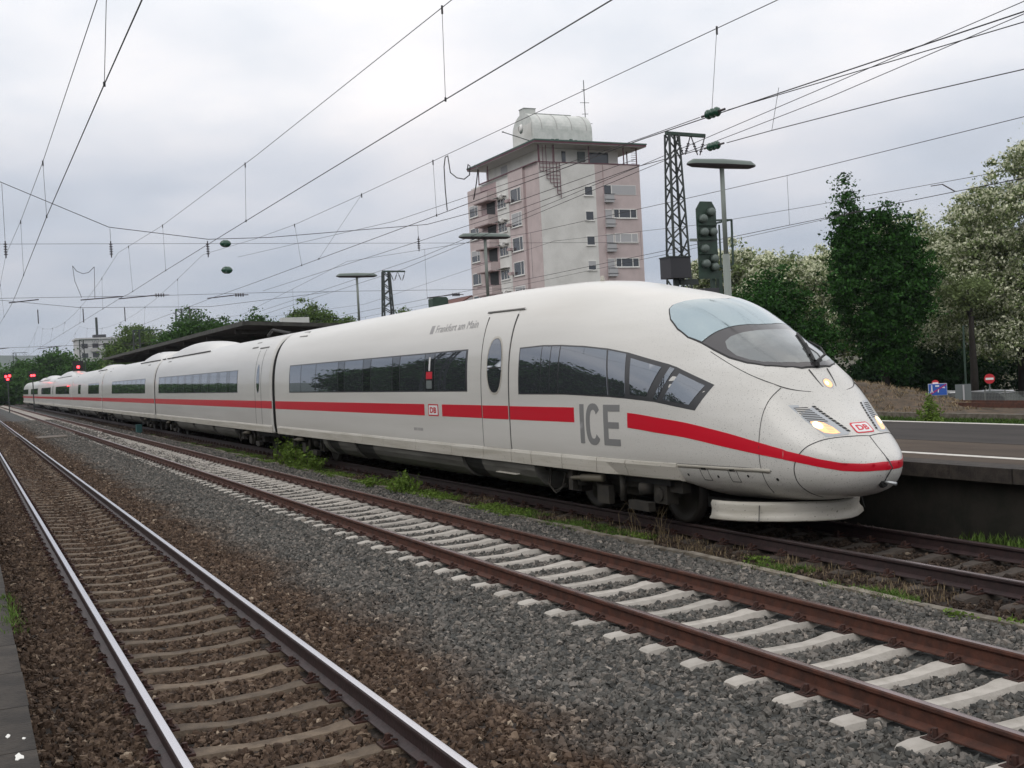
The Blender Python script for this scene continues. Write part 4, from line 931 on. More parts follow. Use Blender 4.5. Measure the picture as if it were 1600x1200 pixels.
for i, zt in enumerate(F_):
    win(5.5, 6.62, zt-1.08, zt, 'f', glass='win_glass' if i != 2 else 'win_glass', shutter=(.0, .0, .0, .45, 0, .3, 0, 0)[i])
    # french door with a small railing box
    B('door_recess', 'win_glass' if i == 0 else 'curtain', 8.02, 9.02, -.03, -.002, zt-1.8, zt+.15)
    B('door_frame', 'win_white', 8.95, 9.05, -.06, -.003, zt-1.8, zt+.18); B('door_frame', 'win_white', 7.95, 9.05, -.06, -.003, zt+.12, zt+.2)
    MB().box(8.0, 9.12, -.42, -.38, zt-1.75, zt-.88).box(8.0, 8.04, -.38, -.061, zt-1.75, zt-.88).box(9.08, 9.12, -.38, -.061, zt-1.75, zt-.88).box(8.0, 9.12, -.42, -.061, zt-1.79, zt-1.75).obj('railing_box', 'curtain', TW)
    MB().box(7.86, 9.26, -.46, -.40, zt-.90, zt-.85).box(7.86, 9.26, -.46, -.40, zt-1.5, zt-1.45).obj('railing', 'seam_dark', TW)
    if i == 0: B('shutter', 'curtain', 9.1, 12.2, -.05, -.003, zt-.85, zt+.15); B('window', 'win_white', 9.05, 12.25, -.035, -.0025, zt-.9, zt+.2)
    else: win(9.12, 12.2, zt-.78, zt+.28, 'f', (9.87, 11.35), glass='win_glass' if i % 2 else 'win_glass', shutter=(0, .0, .85, 0, .3, 0, 0, 0)[i] if i == 2 else 0)
    zs = zt+.15
    win(3.95, 6.55, zs-1.25, zs+.35, 's', (4.75,), off=.30, shutter=(.0, .75, 0, 0, .2, 0, .5, 0)[i])
    win(8.2, 10.5, zs-1.35, zs-.15, 's', (8.9, 9.6), off=.08)
    MB().box(-.7, -.09, 8.1, 10.6, zs-.05, zs+.0).obj('awning', 'soffit', TW)
    win(16.0, 18.5, zs-1.25, zs+.2, 's', (16.8,), off=.12, shutter=(.2, 0, .4, 0, 0, 0, 0, 0)[i])
    # balconies on the side
    zb_ = zs-1.45+2.745-.3
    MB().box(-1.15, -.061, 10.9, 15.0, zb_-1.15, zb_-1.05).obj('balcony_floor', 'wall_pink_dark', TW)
    MB().box(-1.2, -1.1, 10.9, 15.0, zb_-1.05, zb_-.05).box(-1.1, -.061, 10.9, 11.0, zb_-1.05, zb_-.05).box(-1.1, -.061, 14.9, 15.0, zb_-1.05, zb_-.05).obj('balcony_wall', 'wall_pink', TW)
    MB().box(-1.22, -1.08, 10.88, 15.02, zb_-.05, zb_+.01).obj('balcony_rail', 'roof_red_edge', TW)
    B('balcony_opening', 'black', -.075, -.062, 11.3, 13.6, zs-1.8, zs+.1)
    MB().box(-.75, -.301, 6.55, 7.35, zs-1.0, zs+.2-.9).obj('planter_box', 'wall_pink_dark', TW)
    if i in (0, 1, 2, 4): MB().lathe([(.0, 0), (.18, .03), (.32, .12), (.34, .12), (.2, 0)], (-.9, 7.9, zs-.2), 'y', 12).tube([(-.9, 7.95, zs-.2), (-.3, 7.95, zs-.4)], .03, 5).obj('satellite_dish', 'win_white', TW, True)
# penthouse and roof
B('penthouse', 'wall_white', 1.4, 11.2, 1.8, 16.4, ZT_, 26.28); B('penthouse_window', 'win_glass', 3.9, 4.4, 1.77, 1.799, 24.5, 26.0); B('penthouse_window', 'win_glass', 7.4, 9.9, 1.77, 1.799, 24.6, 26.0)
B('penthouse_door', 'curtain', 1.37, 1.399, 10.5, 12.2, 24.5, 26.0); B('terrace_blind', 'sign_gray', 5.9, 6.8, 1.6, 1.76, 24.9, 26.0)
for a, b in ((.1, .1), (12.6, .1), (12.6, 2.1), (10.9, .1), (6.4, .1), (2.0, .1), (.1, 15.8), (.1, 13.2)): MB().bar((a, b, ZT_+.1), (a, b, 26.3), .10).obj('roof_post', 'roof_red_edge', TW)
m = MB()
for k in range(8): m.box(11.9, 12.6, .08, .12, ZT_+.2+k*.24, ZT_+.24+k*.24)
m.obj('trellis', 'roof_red_edge', TW)
MB().box(-.7, 13.4, -.7, 17.2, 26.3, 26.36).obj('roof_soffit', 'soffit', TW)
MB().box(-.75, 13.45, -.75, 17.25, 26.361, 26.55).obj('roof_edge', 'roof_red_edge', TW)
MB().box(-.8, 13.5, -.8, 17.3, 26.551, 26.70).obj('roof', 'roof_green', TW)
MB().box(.6, 9.8, 2.2, 8.0, 26.701, 27.1).obj('roof_curb', 'pale_green_steel', TW)
for k in range(12): MB().box(1.9+.58*k, 2.2+.58*k, .2, .5, 26.701, 26.701+random.uniform(.1, .35)).obj('roof_lump', 'roof_green', TW)
# vaulted structure: axis along x
pr = [(2.6*math.cos(a), 2.1*math.sin(a)) for a in [math.pi*i/18 for i in range(19)]]
sec_ = [(5.1+p, 28.6+q) for p, q in pr]+[(2.5, 27.1)]+[(7.7, 27.1)]
mb = MB(); ns = len(sec_)
for xx_ in (.9, 8.4): mb.v += [(xx_, a, b) for a, b in sec_]+[(xx_, 5.1, 28.2)]
mb.f = [(i, i+1, ns+2+i, ns+1+i) for i in range(ns-1)]+[(k*(ns+1)+i, k*(ns+1)+(i+1) % ns, k*(ns+1)+ns) for k in (0, 1) for i in range(ns)]; mb.m = [0]*len(mb.f)
mb.obj('vault', 'dome_white', TW)
bpy_o = TW.children[-1] if TW.children else None
for xx in (2.0, 3.9, 5.8, 7.7):
    MB().tube([(xx, 5.1+2.62*math.cos(a), 28.6+2.12*math.sin(a)) for a in [math.pi*i/14 for i in range(15)]], .035, 5).obj('vault_rib', 'soffit', TW)
MB().box(.84, .895, 2.9, 7.3, 27.15, 29.3).obj('vault_end_panel', 'wall_white', TW)
MB().box(2.3, 7.0, 4.7, 5.5, 30.66, 30.80).obj('vault_ridge', 'pale_green_steel', TW)
MB().box(.96, 2.4, 4.6, 5.8, 30.1, 31.25).obj('chimney', 'dome_white', TW); MB().box(.90, 2.46, 4.54, 5.86, 31.252, 31.31).obj('chimney_cap', 'pale_green_steel', TW)
m = MB().tube([(8.9, 4.7, 26.7), (8.9, 4.7, 34.9)], .05, 5)
for z_, l_ in ((32.3, 1.0), (31.0, .7), (29.9, 1.5), (33.8, .5)): m.tube([(8.9-l_*.6, 4.7, z_), (8.9+l_*.6, 4.7, z_+.05)], .03, 4)
m.obj('antenna', 'mast_steel', TW)
MB().tube([(-2.6, 3, 28.1), (.9, 3, 27.2)], .05, 5).obj('antenna_boom', 'mast_steel', TW); MB().lathe([(0, 0), (.12, 0), (.12, .1), (0, .1)], (-2.6, 3, 28.05), 'z', 6).obj('antenna_tip', 'mast_steel', TW)
MB().lathe([(.0, 0), (.3, .05), (.55, .2), (.3, 0)], (-.4, 3.3, 28.6), 'x', 12).obj('satellite_dish', 'win_white', TW, True)
# climbing lattice on the corner: bars of their own
gx_ = [0.1+.41*i for i in range(7)]
zb = [23.3, 23.3, 22.55, 22.15, 21.75, 20.95, 20.5]
for i, gxx in enumerate(gx_): MB().box(gxx-.03, gxx+.03, -.14, -.09, zb[i], 26.2 if i < 5 and i != 3 else ZT_-.05).obj('lattice_bar', 'roof_red_edge', TW)
for k in range(10):
    z_ = 24.2-.41*k; xs_ = [gx_[i] for i in range(7) if zb[i] <= z_+.05]
    if len(xs_) > 1: MB().box(xs_[0], xs_[-1], -.141, -.10, z_-.03, z_+.03).obj('lattice_bar', 'roof_red_edge', TW)

# distant apartment block left and small house
H = empty('distant_apartment_block', (30.2, 352, 0), 'long white apartment block far behind the station roof at the left', 'apartment block')
B('wall', 'white_plaster', 0, 16, 0, 12, -.5, 16.8, H); B('roof', 'white_plaster', -.4, 16.4, -.4, 12.4, 16.8, 17.3, H)
for i in range(5):
    for j in range(5): B('window', 'win_glass', 1.2+j*3.0, 2.9+j*3.0, -.08, -.002, 14.3-i*2.8, 15.6-i*2.8, H)
    for j in (1, 3): B('balcony', 'soffit', .8+j*3.0, 3.3+j*3.0, -1.1, -.082, 13.2-i*2.8, 14.2-i*2.8, H)
MB().tube([(6.2, 5, 17), (6.2, 5, 23.5)], .35, 8).obj('chimney_stack', 'mast_steel', H); B('roof_box', 'box_gray', 5, 8.5, 3, 7, 17.3, 18.3, H)
H = empty('gabled_house', (56.9, 138, 0), 'small white house with a dark red tiled roof left of the tower', 'house')
B('wall', 'white_plaster', 0, 9, 0, 8, -.5, 9.6, H); MB().prism([(-.4, 9.5), (9.4, 9.5), (4.5, 12.2)], -.4, 8.4, 'y').obj('roof', 'tile_roof', H); B('window', 'win_glass', 3.8, 5.0, -.05, -.002, 8.0, 9.3, H)
MB().prism([(0, 9.6), (9, 9.6), (4.5, 12.0)], -.02, -.41, 'y').obj('gable', 'white_plaster', H)

# ------------------------------------------------------------------ station canopy
CN = empty('station_canopy', (16.2, 58.7, 0), 'long dark flat platform roof behind the train at the left', 'canopy')
MB().add([(-3.0, 0, 5.45), (3.4, 0, 5.10), (3.4, 66, 5.10), (-3.0, 66, 5.45), (-3.0, 0, 5.36), (3.4, 0, 5.01), (3.4, 66, 5.01), (-3.0, 66, 5.36)], [(0, 1, 2, 3), (7, 6, 5, 4), (4, 5, 1, 0), (5, 6, 2, 1), (6, 7, 3, 2), (7, 4, 0, 3)]).obj('roof', 'canopy_dark', CN)
MB().box(-3.10, -3.0, -.05, 66, 5.27, 5.50).obj('fascia', 'canopy_edge', CN)
MB().add([(-3.0, -.06, 5.30), (3.4, -.06, 4.96), (3.4, -.06, 5.16), (-3.0, -.06, 5.50), (-3.0, 0, 5.30), (3.4, 0, 4.96), (3.4, 0, 5.16), (-3.0, 0, 5.50)], [(0, 1, 2, 3), (7, 6, 5, 4), (0, 4, 5, 1), (3, 2, 6, 7)]).obj('fascia', 'canopy_edge', CN)
for i in range(8): MB().box(-.15, .15, 3+i*8, 3.3+i*8, .8, 5.1).obj('column', 'green_steel', CN); MB().bar((-2.8, 3.15+i*8, 5.1), (3.2, 3.15+i*8, 4.85), .18, .25).obj('beam', 'canopy_dark', CN)
for i in range(16): MB().box(-2.85, 3.3, 1.2+i*4.0, 1.28+i*4.0, 4.88, 4.96).obj('rafter', 'canopy_edge', CN)
MB().box(-.6, .9, 1.5, 2.0, 5.36, 5.7).obj('roof_sign_box', 'dome_white', CN)

# ------------------------------------------------------------------ platform lamps
def lamp_post(x, y, label):
    L = empty('platform_lamp', (x, y, .8), label, 'lamp', 'platform lamps')
    MB().tube([(0, 0, 0), (0, 0, 4.0)], .085, 10).tube([(0, 0, 4.0), (0, 0, 6.05)], .055, 10).obj('pole', 'pale_green_steel', L, True)
    # flat boat-shaped head across the tracks
    st = [(-.98, .02, .015), (-.93, .09, .06), (-.80, .15, .125), (0, .19, .15), (.80, .15, .125), (.93, .09, .06), (.98, .02, .015)]
    for nm, s_, mt in (('lamp_hood', 1, 'lamp_top'), ('lamp_glass', -1, 'lamp_under')):
        vs = []; fs = []
        for xx, w_, h_ in st:
            for j in range(7): a = math.pi*j/6; vs.append((xx, w_*math.cos(a), 6.10+s_*h_*(1 if s_ > 0 else .55)*math.sin(a)))
        for i in range(len(st)-1):
            for j in range(6): f = (i*7+j, i*7+j+1, (i+1)*7+j+1, (i+1)*7+j); fs.append(f[::-1] if s_ > 0 else f)
        link(nm, mesh(nm, vs, fs, mt, True), L)
    return L
lamp_post(16.3, 21.7, 'largest flat topped platform lamp, in front of the lattice mast and signal')
lamp_post(16.3, 35.15, 'flat topped platform lamp standing in front of the pink tower')
lamp_post(16.3, 49.2, 'flat topped platform lamp beside the small lattice mast left of the tower')

# ------------------------------------------------------------------ lattice masts
def mast(x, y, h, w0, w1, label, arm=1.6, joined=False, zb=0.):
    T = empty('lattice_mast', (x, y, zb), label, 'mast', 'lattice masts of the overhead line')
    hw = lambda z: (w0+(w1-w0)*z/h)/2; D = .7
    for sx in (-1, 1):
        for sy in (-1, 1): MB().bar((sx*hw(0), sy*hw(0)*D, 0), (sx*hw(h), sy*hw(h)*D, h), .075 if not joined else .11).obj('leg', 'mast_steel', T)
    n = 22; m_ = MB()
    for i in range(n):
        z0 = h*i/n; z1 = h*(i+1)/n; s = 1 if i % 2 else -1
        for a, b in (((s*hw(z0), -hw(z0)*D, z0), (-s*hw(z1), -hw(z1)*D, z1)), ((s*hw(z0), hw(z0)*D, z0), (-s*hw(z1), hw(z1)*D, z1)), ((-hw(z0), s*hw(z0)*D, z0), (-hw(z1), -s*hw(z1)*D, z1)), ((hw(z0), s*hw(z0)*D, z0), (hw(z1), -s*hw(z1)*D, z1))):
            if joined: m_.bar(a, b, .06)
            else: MB().bar(a, b, .042).obj('brace', 'mast_steel', T)
    if joined: m_.obj('bracing', 'mast_steel', T, kind='stuff')
    MB().bar((-hw(h)-.05, 0, h+.03), (arm, 0, h+.0), .14, .12).obj('crossarm', 'green_steel', T)
    for xa in (arm-.3, arm-.95):
        for s in (-1, 1):
            m = MB(); a = Vector((xa+s*.3, 0, h-.06)); b = Vector((xa+s*.05, 0, h-.72)); m.tube([a, b], .022, 5)
            for k in range(4): c = a.lerp(b, .4+.13*k); m.lathe([(0, -.02), (.055, -.02), (.055, .02), (0, .02)], c, 'z', 8)
            m.obj('insulator', 'insulator_dark', T)
    return T
mast(23.75, 34.5, 10.6, 1.0, .42, 'large dark lattice mast rising behind the cab roof beside the signal', 1.45)
mast(30.3, 84.2, 10.4, 1.35, .5, 'small lattice mast left of the tower, next to a platform lamp', 1.6, True)
mast(29.8, 176, 13.7, 1.8, .8, 'distant lattice mast rising behind the dark green trees at the left', 3., True)
for i, (x, y, h) in enumerate(((20, 150, 9.5), (21, 235, 12.0), (-2.0, 240, 11.5), (12.5, 330, 13))):
    mast(x, y, h, 1.2, .7, ['distant lattice mast behind the station roof', 'thin distant mast over the far trees at the left', 'small distant mast at the left edge of the picture', 'farthest thin mast over the end of the train'][i], 3.2, True)

for x, y, l in ((-3.6, 24.0, 'lattice mast on the near platform beyond the left edge of the picture'), (-3.8, 53.0, 'lattice mast on the near platform that carries the cross span wires')): mast(x, y, 13.5 if y > 50 else 10.5, 1.1, .5, l, 1.5, True, .38)

# ------------------------------------------------------------------ signal seen from behind
SG = empty('railway_signal', (20.35, 28.0, .8), 'green railway signal seen from behind beside the lattice mast', 'signal')
MB().prism([(-.36, 3.95), (.36, 3.95), (.36, 6.05), (.22, 6.28), (-.20, 6.28), (-.36, 6.05)], -.03, .0, 'y').obj('signal_board', 'green_steel', SG)
for a, b in ((-.18, 5.75), (.13, 5.95), (-.16, 5.35), (.16, 5.35), (-.17, 4.85), (.16, 4.55), (.16, 4.3), (-.15, 4.4)):
    MB().lathe([(.0, -.22), (.10, -.22), (.125, -.17), (.125, -.031), (0, -.031)], (a, 0, b), 'y', 14).obj('lamp_housing', 'lamp_top', SG, True)
for z_ in (5.15, 4.72, 5.58): MB().box(-.33, .33, -.09, -.032, z_-.03, z_+.03).obj('board_rib', 'green_steel', SG)
MB().box(-.62, -.36, -.05, .02, 5.08, 5.16).obj('bracket', 'pale_green_steel', SG)
MB().box(.16, .28, .05, .17, -.2, 4.4).obj('post', 'green_steel', SG); MB().box(.40, .54, .05, .19, -.2, 4.2).obj('post', 'green_steel', SG)
MB().bar((.36, 0, 5.72), (.95, 0, 5.74), .05).bar((.95, 0, 5.74), (.93, 0, 4.38), .05).bar((.93, 0, 4.38), (.55, .1, 4.30), .05).bar((.55, .1, 5.6), (.55, .1, 4.30), .04).bar((.95, 0, 5.74), (.85, .7, 5.72), .04).bar((.85, .7, 5.72), (.85, .7, 4.4), .04).bar((.93, 0, 4.38), (.85, .7, 4.4), .04).obj('work_cage', 'green_steel', SG)
MB().box(-.42, .10, -.35, .05, 3.15, 3.65).obj('equipment_box', 'box_gray', SG); MB().box(-.3, .7, -.1, .2, 2.7, 2.85).obj('walkway', 'green_steel', SG)
T = empty('equipment_cabinet', (20.6, 30.1, .8), 'dark grey box mounted on a post in front of the lattice mast', 'cabinet')
MB().box(-.38, .38, -.3, .3, 4.15, 4.80).obj('cabinet_box', 'box_gray', T); MB().box(-.40, .40, -.32, .32, 4.801, 4.84).obj('cabinet_lid', 'mast_steel', T); MB().box(-.07, .07, -.07, .07, -.1, 4.15).obj('post', 'mast_steel', T)
MB().box(.1, .8, -.1, .1, 3.95, 4.12).obj('cable_tray', 'mast_steel', T)
T = empty('grey_cabinet', (22.9, 55.7, 0), 'small green grey rounded box peeking over the train roof left of the tower', 'cabinet')
MB().prism([(-.45, 5.6), (.45, 5.6), (.45, 6.2), (.35, 6.3), (-.35, 6.3), (-.45, 6.2)], -.3, .3, 'y').obj('cabinet_box', 'green_steel', T); MB().box(-.08, .08, -.08, .08, 0, 5.6).obj('post', 'mast_steel', T)

# red signals far down the line (lit)
def red_sig(x, y, z, pts, label, r=.16):
    T = empty('red_signal_light', (x, y, 0), label, 'signal light', 'red signals far down the line')
    MB().tube([(0, .2, -.3), (0, .2, z+.5)], .07, 6).obj('post', 'mast_steel', T); MB().box(-.5, .5, .05, .15, z-.6, z+.6).obj('signal_board', 'black', T)
    for a, b in pts: MB().lathe([(0, -.05), (r*.7, -.04), (r, .0), (r, .04)], (a, 0, z+b), 'y', 14).obj('red_lamp', 'red_signal', T)
red_sig(5.2, 164, 4.5, ((-.2, .1), (.25, .16), (0, -.28)), 'leftmost red signal of three lamps over the far end of the tracks', .16)
red_sig(8.2, 162.8, 4.55, ((-.12, 0), (.18, 0)), 'red signal just left above the far end of the train', .15)
red_sig(10.05+.2, 119.6, 4.62, ((0, 0),), 'single red signal above the roof of the train at the left', .14)

# ------------------------------------------------------------------ overhead lines
def wire(par, name, pts, r=.008, kind_mt='wire', n=5): return MB().tube(pts, r, n).obj(name, kind_mt, par)
def oline(label, X, contact, messenger, drops, zig=.0, far=True):
    T = empty('overhead_line', (0, 0, 0), label, 'overhead wire', 'overhead contact lines')
    wire(T, 'contact_wire', [(p[0], p[1], p[2]) for p in contact], .0085)
    wire(T, 'messenger_wire', [(p[0], p[1], p[2]) for p in messenger], .0065)
    def at(L, y):
        ys_ = [p[1] for p in L]; return tuple(float(np.interp(y, ys_, [p[k] for p in L])) for k in (0, 1, 2))
    for a, b in drops:
        m, c = at(messenger, a), at(contact, b)
        wire(T, 'dropper', [m, c], .0045, n=4); MB().lathe([(0, -.03), (.016, -.03), (.016, .03), (0, .03)], m, 'z', 6).lathe([(0, -.03), (.016, -.03), (.016, .03), (0, .03)], (m[0], m[1], m[2]-.06), 'z', 5).obj('clamp', 'wire', T); MB().lathe([(0, -.03), (.016, -.03), (.016, .03), (0, .03)], c, 'z', 6).obj('clamp', 'wire', T)
    return T
def para(X, y0, z0, y1, z1, sag, n=8): return [(X, y0+(y1-y0)*i/n, z0+(z1-z0)*i/n-4*sag*(i/n)*(1-i/n)) for i in range(1, n+1)]
HS = 53.0
def far_spans(X, zc, zm, y=HS):
    c = []; m = []
    for k in range(4): c.append((X+(.3 if k % 2 else -.3), y+62*(k+1), zc)); m += para(X, y+62*k, zm, y+62*(k+1), zm, 1.4)
    return c, m
fc, fm = far_spans(1.85, 6.1, 8.4)
oline('overhead wires over the nearest track at the upper left', 1.8, [(1.8, 4, 6.28), (1.8, 15.1, 6.27), (1.8, 26.4, 6.2), (2.0, 48, 6.25), (2.0, HS, 6.2)]+fc, [(1.8, 4, 7.62), (1.8, 15.3, 7.41), (1.8, 26.6, 7.42), (1.85, 38.3, 7.75), (1.9, HS, 8.35)]+fm, [(8, 8), (14.2, 15.1), (26.6, 26.4), (38.3, 40)]+[(HS+8+12*i, HS+8+12*i) for i in range(12)])
fc, fm = far_spans(6.5, 6.3, 8.5)
oline('overhead wires over the middle track crossing the sky diagonally', 6.49, [(6.49, 5, 6.28), (6.49, 15.1, 6.34), (6.49, 27, 6.37), (6.49, 40.4, 6.38), (6.49, 50.3, 6.36), (6.49, HS, 6.4)]+fc, [(6.49, 5, 7.75), (6.49, 14.7, 7.65), (6.49, 26.6, 7.72), (6.49, 40.6, 7.96), (6.49, HS, 8.42)]+fm, [(8.2, 8.2), (15.05, 15.1), (27.76, 28.0), (40.56, 40.42), (49.5, 49)]+[(HS+7+12*i, HS+7+12*i) for i in range(12)])
fc, fm = far_spans(10.2, 6.2, 8.4)
TL3 = oline('overhead wires over the train with a hanging loop of cable', 10.19, [(10.19, 3, 5.7), (10.19, 8.3, 5.86), (10.19, 12.5, 5.96), (10.19, 15.7, 6.03), (10.19, 23.2, 6.06), (10.19, 26.4, 6.07), (10.19, 42.9, 6.14), (10.19, 51.5, 6.2), (10.19, HS, 6.2)]+fc, [(10.19, 4, 7.2), (10.19, 12.2, 7.2), (10.19, 15.6, 7.24), (10.19, 24.1, 7.34), (10.19, 30, 7.41), (10.19, 37, 7.53), (10.19, 42.5, 7.75), (10.19, 51.5, 8.24), (10.19, HS, 8.3)]+fm, [(13.52, 13.75), (24.65, 24.6), (29.95, 34.4), (37, 36.4)]+[(HS+7+12*i, HS+7+12*i) for i in range(12)])
# hanging jumper cable loop
lp_ = [(10.19, 23.95, 6.08), (10.19, 24.0, 6.6), (10.19, 24.0, 7.1), (10.19, 23.9, 7.3), (10.19, 23.75, 7.3), (10.19, 23.7, 7.1), (10.19, 23.65, 6.9), (10.19, 23.3, 6.72), (10.19, 22.9, 6.62), (10.19, 22.6, 6.66), (10.19, 22.55, 6.85), (10.19, 22.65, 6.90), (10.19, 22.7, 6.78)]
wire(TL3, 'jumper_cable', lp_, .013); wire(TL3, 'jumper_cable', [(10.19, 22.3, 6.82), (10.19, 22.15, 6.7), (10.19, 22.25, 6.45), (10.19, 22.45, 6.1)], .013)
# section insulators over the cab
def green_ins(par, c, d, n=3, r=.075, pitch=.105):
    d = Vector(d).normalized(); m = MB()
    for k in range(n):
        cc = Vector(c)+d*(k-(n-1)/2)*pitch; ax = [cc-d*.045, cc-d*.03, cc, cc+d*.03, cc+d*.045]; m.tube(ax, [.02, r*.8, r, r*.8, .02], 12)
    m.obj('insulator_disc', 'insulator_green', par, True)
    MB().tube([Vector(c)-d*(n/2*pitch+.12), Vector(c)-d*(n/2*pitch-.02)], .018, 6).tube([Vector(c)+d*(n/2*pitch-.02), Vector(c)+d*(n/2*pitch+.14)], .018, 6).obj('insulator_clamp', 'insulator_dark', par)
T = empty('anchor_wire', (0, 0, 0), 'upper anchoring wire with a chain of green disc insulators over the cab', 'overhead wire')
wire(T, 'cable', [(10.6, 3, 5.75), (10.35, 8.3, 5.80), (10.19, 13.35, 5.985)], .0065)
green_ins(T, (10.19, 13.72, 6.02), (0, -1, -.02))
wire(T, 'cable', [(10.19, 14.05, 6.03), (10.4, 15.9, 6.12), (11.0, 24, 6.5), (11.3, 30.5, 6.75), (11.8, HS, 8.2)], .0065)
T = empty('anchor_wire', (0, 0, 0), 'lower anchoring wire with green disc insulators above the platform lamp', 'overhead wire')
wire(T, 'cable', [(12, 3, 5.6), (12, 9.8, 5.77), (12, 11.75, 5.90), (12, 14.6, 6.03), (12, 15.8, 6.07)], .0075)
green_ins(T, (12, 16.18, 6.09), (0, -1, -.03))
wire(T, 'cable', [(12, 16.5, 6.1), (12, 18.6, 6.18), (12.3, 24.5, 6.22), (12.6, 31, 6.35), (12.9, HS, 6.6)], .0075)
wire(T, 'dropper', [(11.1, 13.3, 6.35), (12, 14.6, 6.03)], .004)
def feeder(label, pts, r=.007): T = empty('feeder_wire', pts[0], label, 'overhead wire'); m = MB().tube([Vector(p)-Vector(pts[0]) for p in pts], r, 5).obj('cable', 'wire', T); return T
feeder('steep upper feeder wire crossing the others at the upper right', [(14, 9, 7.45), (14, 11.3, 7.29), (14, 15.35, 7.09), (14, 19.2, 6.91), (14, 21.7, 6.80), (14.2, 35.9, 6.3), (14.5, 60, 6.1)])
feeder('second steep feeder wire crossing the others at the upper right', [(14, 9, 7.3), (14, 11.35, 7.11), (14, 15.4, 6.88), (14, 18.1, 6.80), (14, 20.6, 6.74), (14.3, 38, 6.1), (14.6, 60, 5.9)])
def sidepair(label, X, up_, lo_, dr):
    T = empty('overhead_line', (0, 0, 0), label, 'overhead wire', 'overhead contact lines'); wire(T, 'messenger_wire', [(X, a, b) for a, b in up_], .0085)
    if lo_: wire(T, 'contact_wire', [(X, a, b) for a, b in lo_], .0085)
    for a in dr: wire(T, 'dropper', [(X, a, float(np.interp(a, [p[0] for p in up_], [p[1] for p in up_]))), (X, a, float(np.interp(a, [p[0] for p in lo_], [p[1] for p in lo_])))], .006, n=4)
sidepair('overhead wires of the track behind the island platform, right of the signal', 20, [(10, 6.95), (16.3, 7.03), (23.8, 7.12), (28.9, 7.25), (38.9, 7.55), (62, 8.9), (90, 7.6), (120, 8.8)], [(10, 5.75), (16.3, 5.78), (23.8, 5.8), (38.9, 5.8), (62, 5.9), (120, 5.9)], [23.8, 38.9, 50, 74, 88])
sidepair('overhead wires in front of the flowering trees at the right', 27, [(18, 7.15), (24, 7.29), (31.1, 7.50), (37.3, 7.72), (50, 8.6), (80, 7.6), (120, 8.8)], [(18, 6.9), (24.4, 6.96), (27.1, 6.97), (37.4, 6.84), (60, 6.7), (120, 6.6)], [28.8, 42])
T = empty('wire_tensioner', (27, 24.6, 7.0), 'dark insulator clamp on the wire beside the tall flowering tree', 'insulator')
MB().tube([(0, .45, .26), (0, 0, -.02)], .02, 6).tube([(0, .9, .28), (0, .45, .26)], .014, 6).obj('clamp_arm', 'insulator_dark', T)
T = empty('wire_insulator', (27, 20.5, 6.5), 'green rod insulator in front of the tall flowering tree', 'insulator'); MB().tube([(0, 1.0, .1), (0, -.9, -.05)], .028, 6).tube([(0, -.2, .0), (0, -.7, -.03)], .07, 8).obj('rod', 'insulator_green', T)
# head span across the tracks
T = empty('head_span', (0, HS, 0), 'cross span wires over all tracks carrying hanging insulators at the left', 'overhead wire')
wire(T, 'span_cable', [(-7, 0, 15.5), (1.89, 0, 11.45), (6.16, 0, 9.56), (10.48, 0, 9.03), (13.3, 0, 9.12), (21.4, 0, 9.8), (27, 0, 11.2), (34, 0, 13.5)], .016)
wire(T, 'span_cable', [(-7, 0, 8.78), (6.1, 0, 8.82), (21, 0, 8.86), (34, 0, 8.9)], .009); wire(T, 'span_cable', [(-7, 0, 6.5), (7.9, 0, 6.47), (13.2, 0, 6.52), (34, 0, 6.45)], .009)
for x_, zt in ((1.9, 11.4), (6.2, 9.5), (10.45, 9.0), (20.9, 9.75)):
    wire(T, 'hanger', [(x_, 0, zt), (x_, 0, 9.0)], .01); zz = 8.95 if x_ < 20 else 9.2
    m = MB().tube([(x_, 0, zz), (x_, 0, zz-.75)], .025, 6)
    for k in range(5): m.lathe([(0, -.02), (.075, -.02), (.075, .02), (0, .02)], (x_, 0, zz-.15-.11*k), 'z', 8)
    m.obj('insulator', 'insulator_dark', T)
for xa, xb, z_, ins in ((1.9, 3.1, 6.38, 0), (4.8, 6.6, 6.44, 0), (6.4, 7.9, 6.46, 1), (10.3, 11.5, 6.40, 1), (21.2, 22.5, 6.2, 1)):
    m = MB().tube([(xa, 0, z_-.10), (xb, 0, z_+.02)], .026, 6)
    if ins:
        for k in range(4): m.lathe([(0, -.02), (.085, -.02), (.085, .02), (0, .02)], (xb+.12+.11*k, 0, z_+.03), 'x', 8)
        m.tube([(xb, 0, z_+.03), (xb+.7, 0, z_+.03)], .022, 5)
    m.obj('registration_arm', 'insulator_dark', T)
wire(T, 'jumper_cable', [(4.55, 0, 7.85), (4.7, 0, 7.62), (4.95, 0, 7.5), (5.2, 0, 7.55), (5.45, 0, 7.8)], .013); wire(T, 'jumper_cable', [(4.55, 0, 7.85), (4.6, 0, 7.2), (4.85, 0, 6.45)], .011); wire(T, 'jumper_cable', [(5.45, 0, 7.8), (5.4, 0, 6.4)], .011)
for z_ in (8.65, 7.45):
    Tt = empty('oval_insulator', (10.95, HS-1.5, z_), ['upper', 'lower'][z_ < 8]+' of the two green oval insulators hanging on the wires at left centre', 'insulator')
    MB().tube([(-.26, 0, 0), (-.2, 0, 0), (-.1, 0, 0), (.1, 0, 0), (.2, 0, 0), (.26, 0, 0)], [.02, .11, .17, .17, .11, .02], 10).obj('disc', 'insulator_green', Tt, True)
T = empty('head_span', (0, 112, 0), 'farther cross span wires low over the tracks at the left', 'overhead wire')
wire(T, 'span_cable', [(-7, 0, 14), (2, 0, 11), (10, 0, 10), (22, 0, 9.8), (34, 0, 11)], .02); wire(T, 'span_cable', [(-7, 0, 6.5), (34, 0, 6.5)], .016)
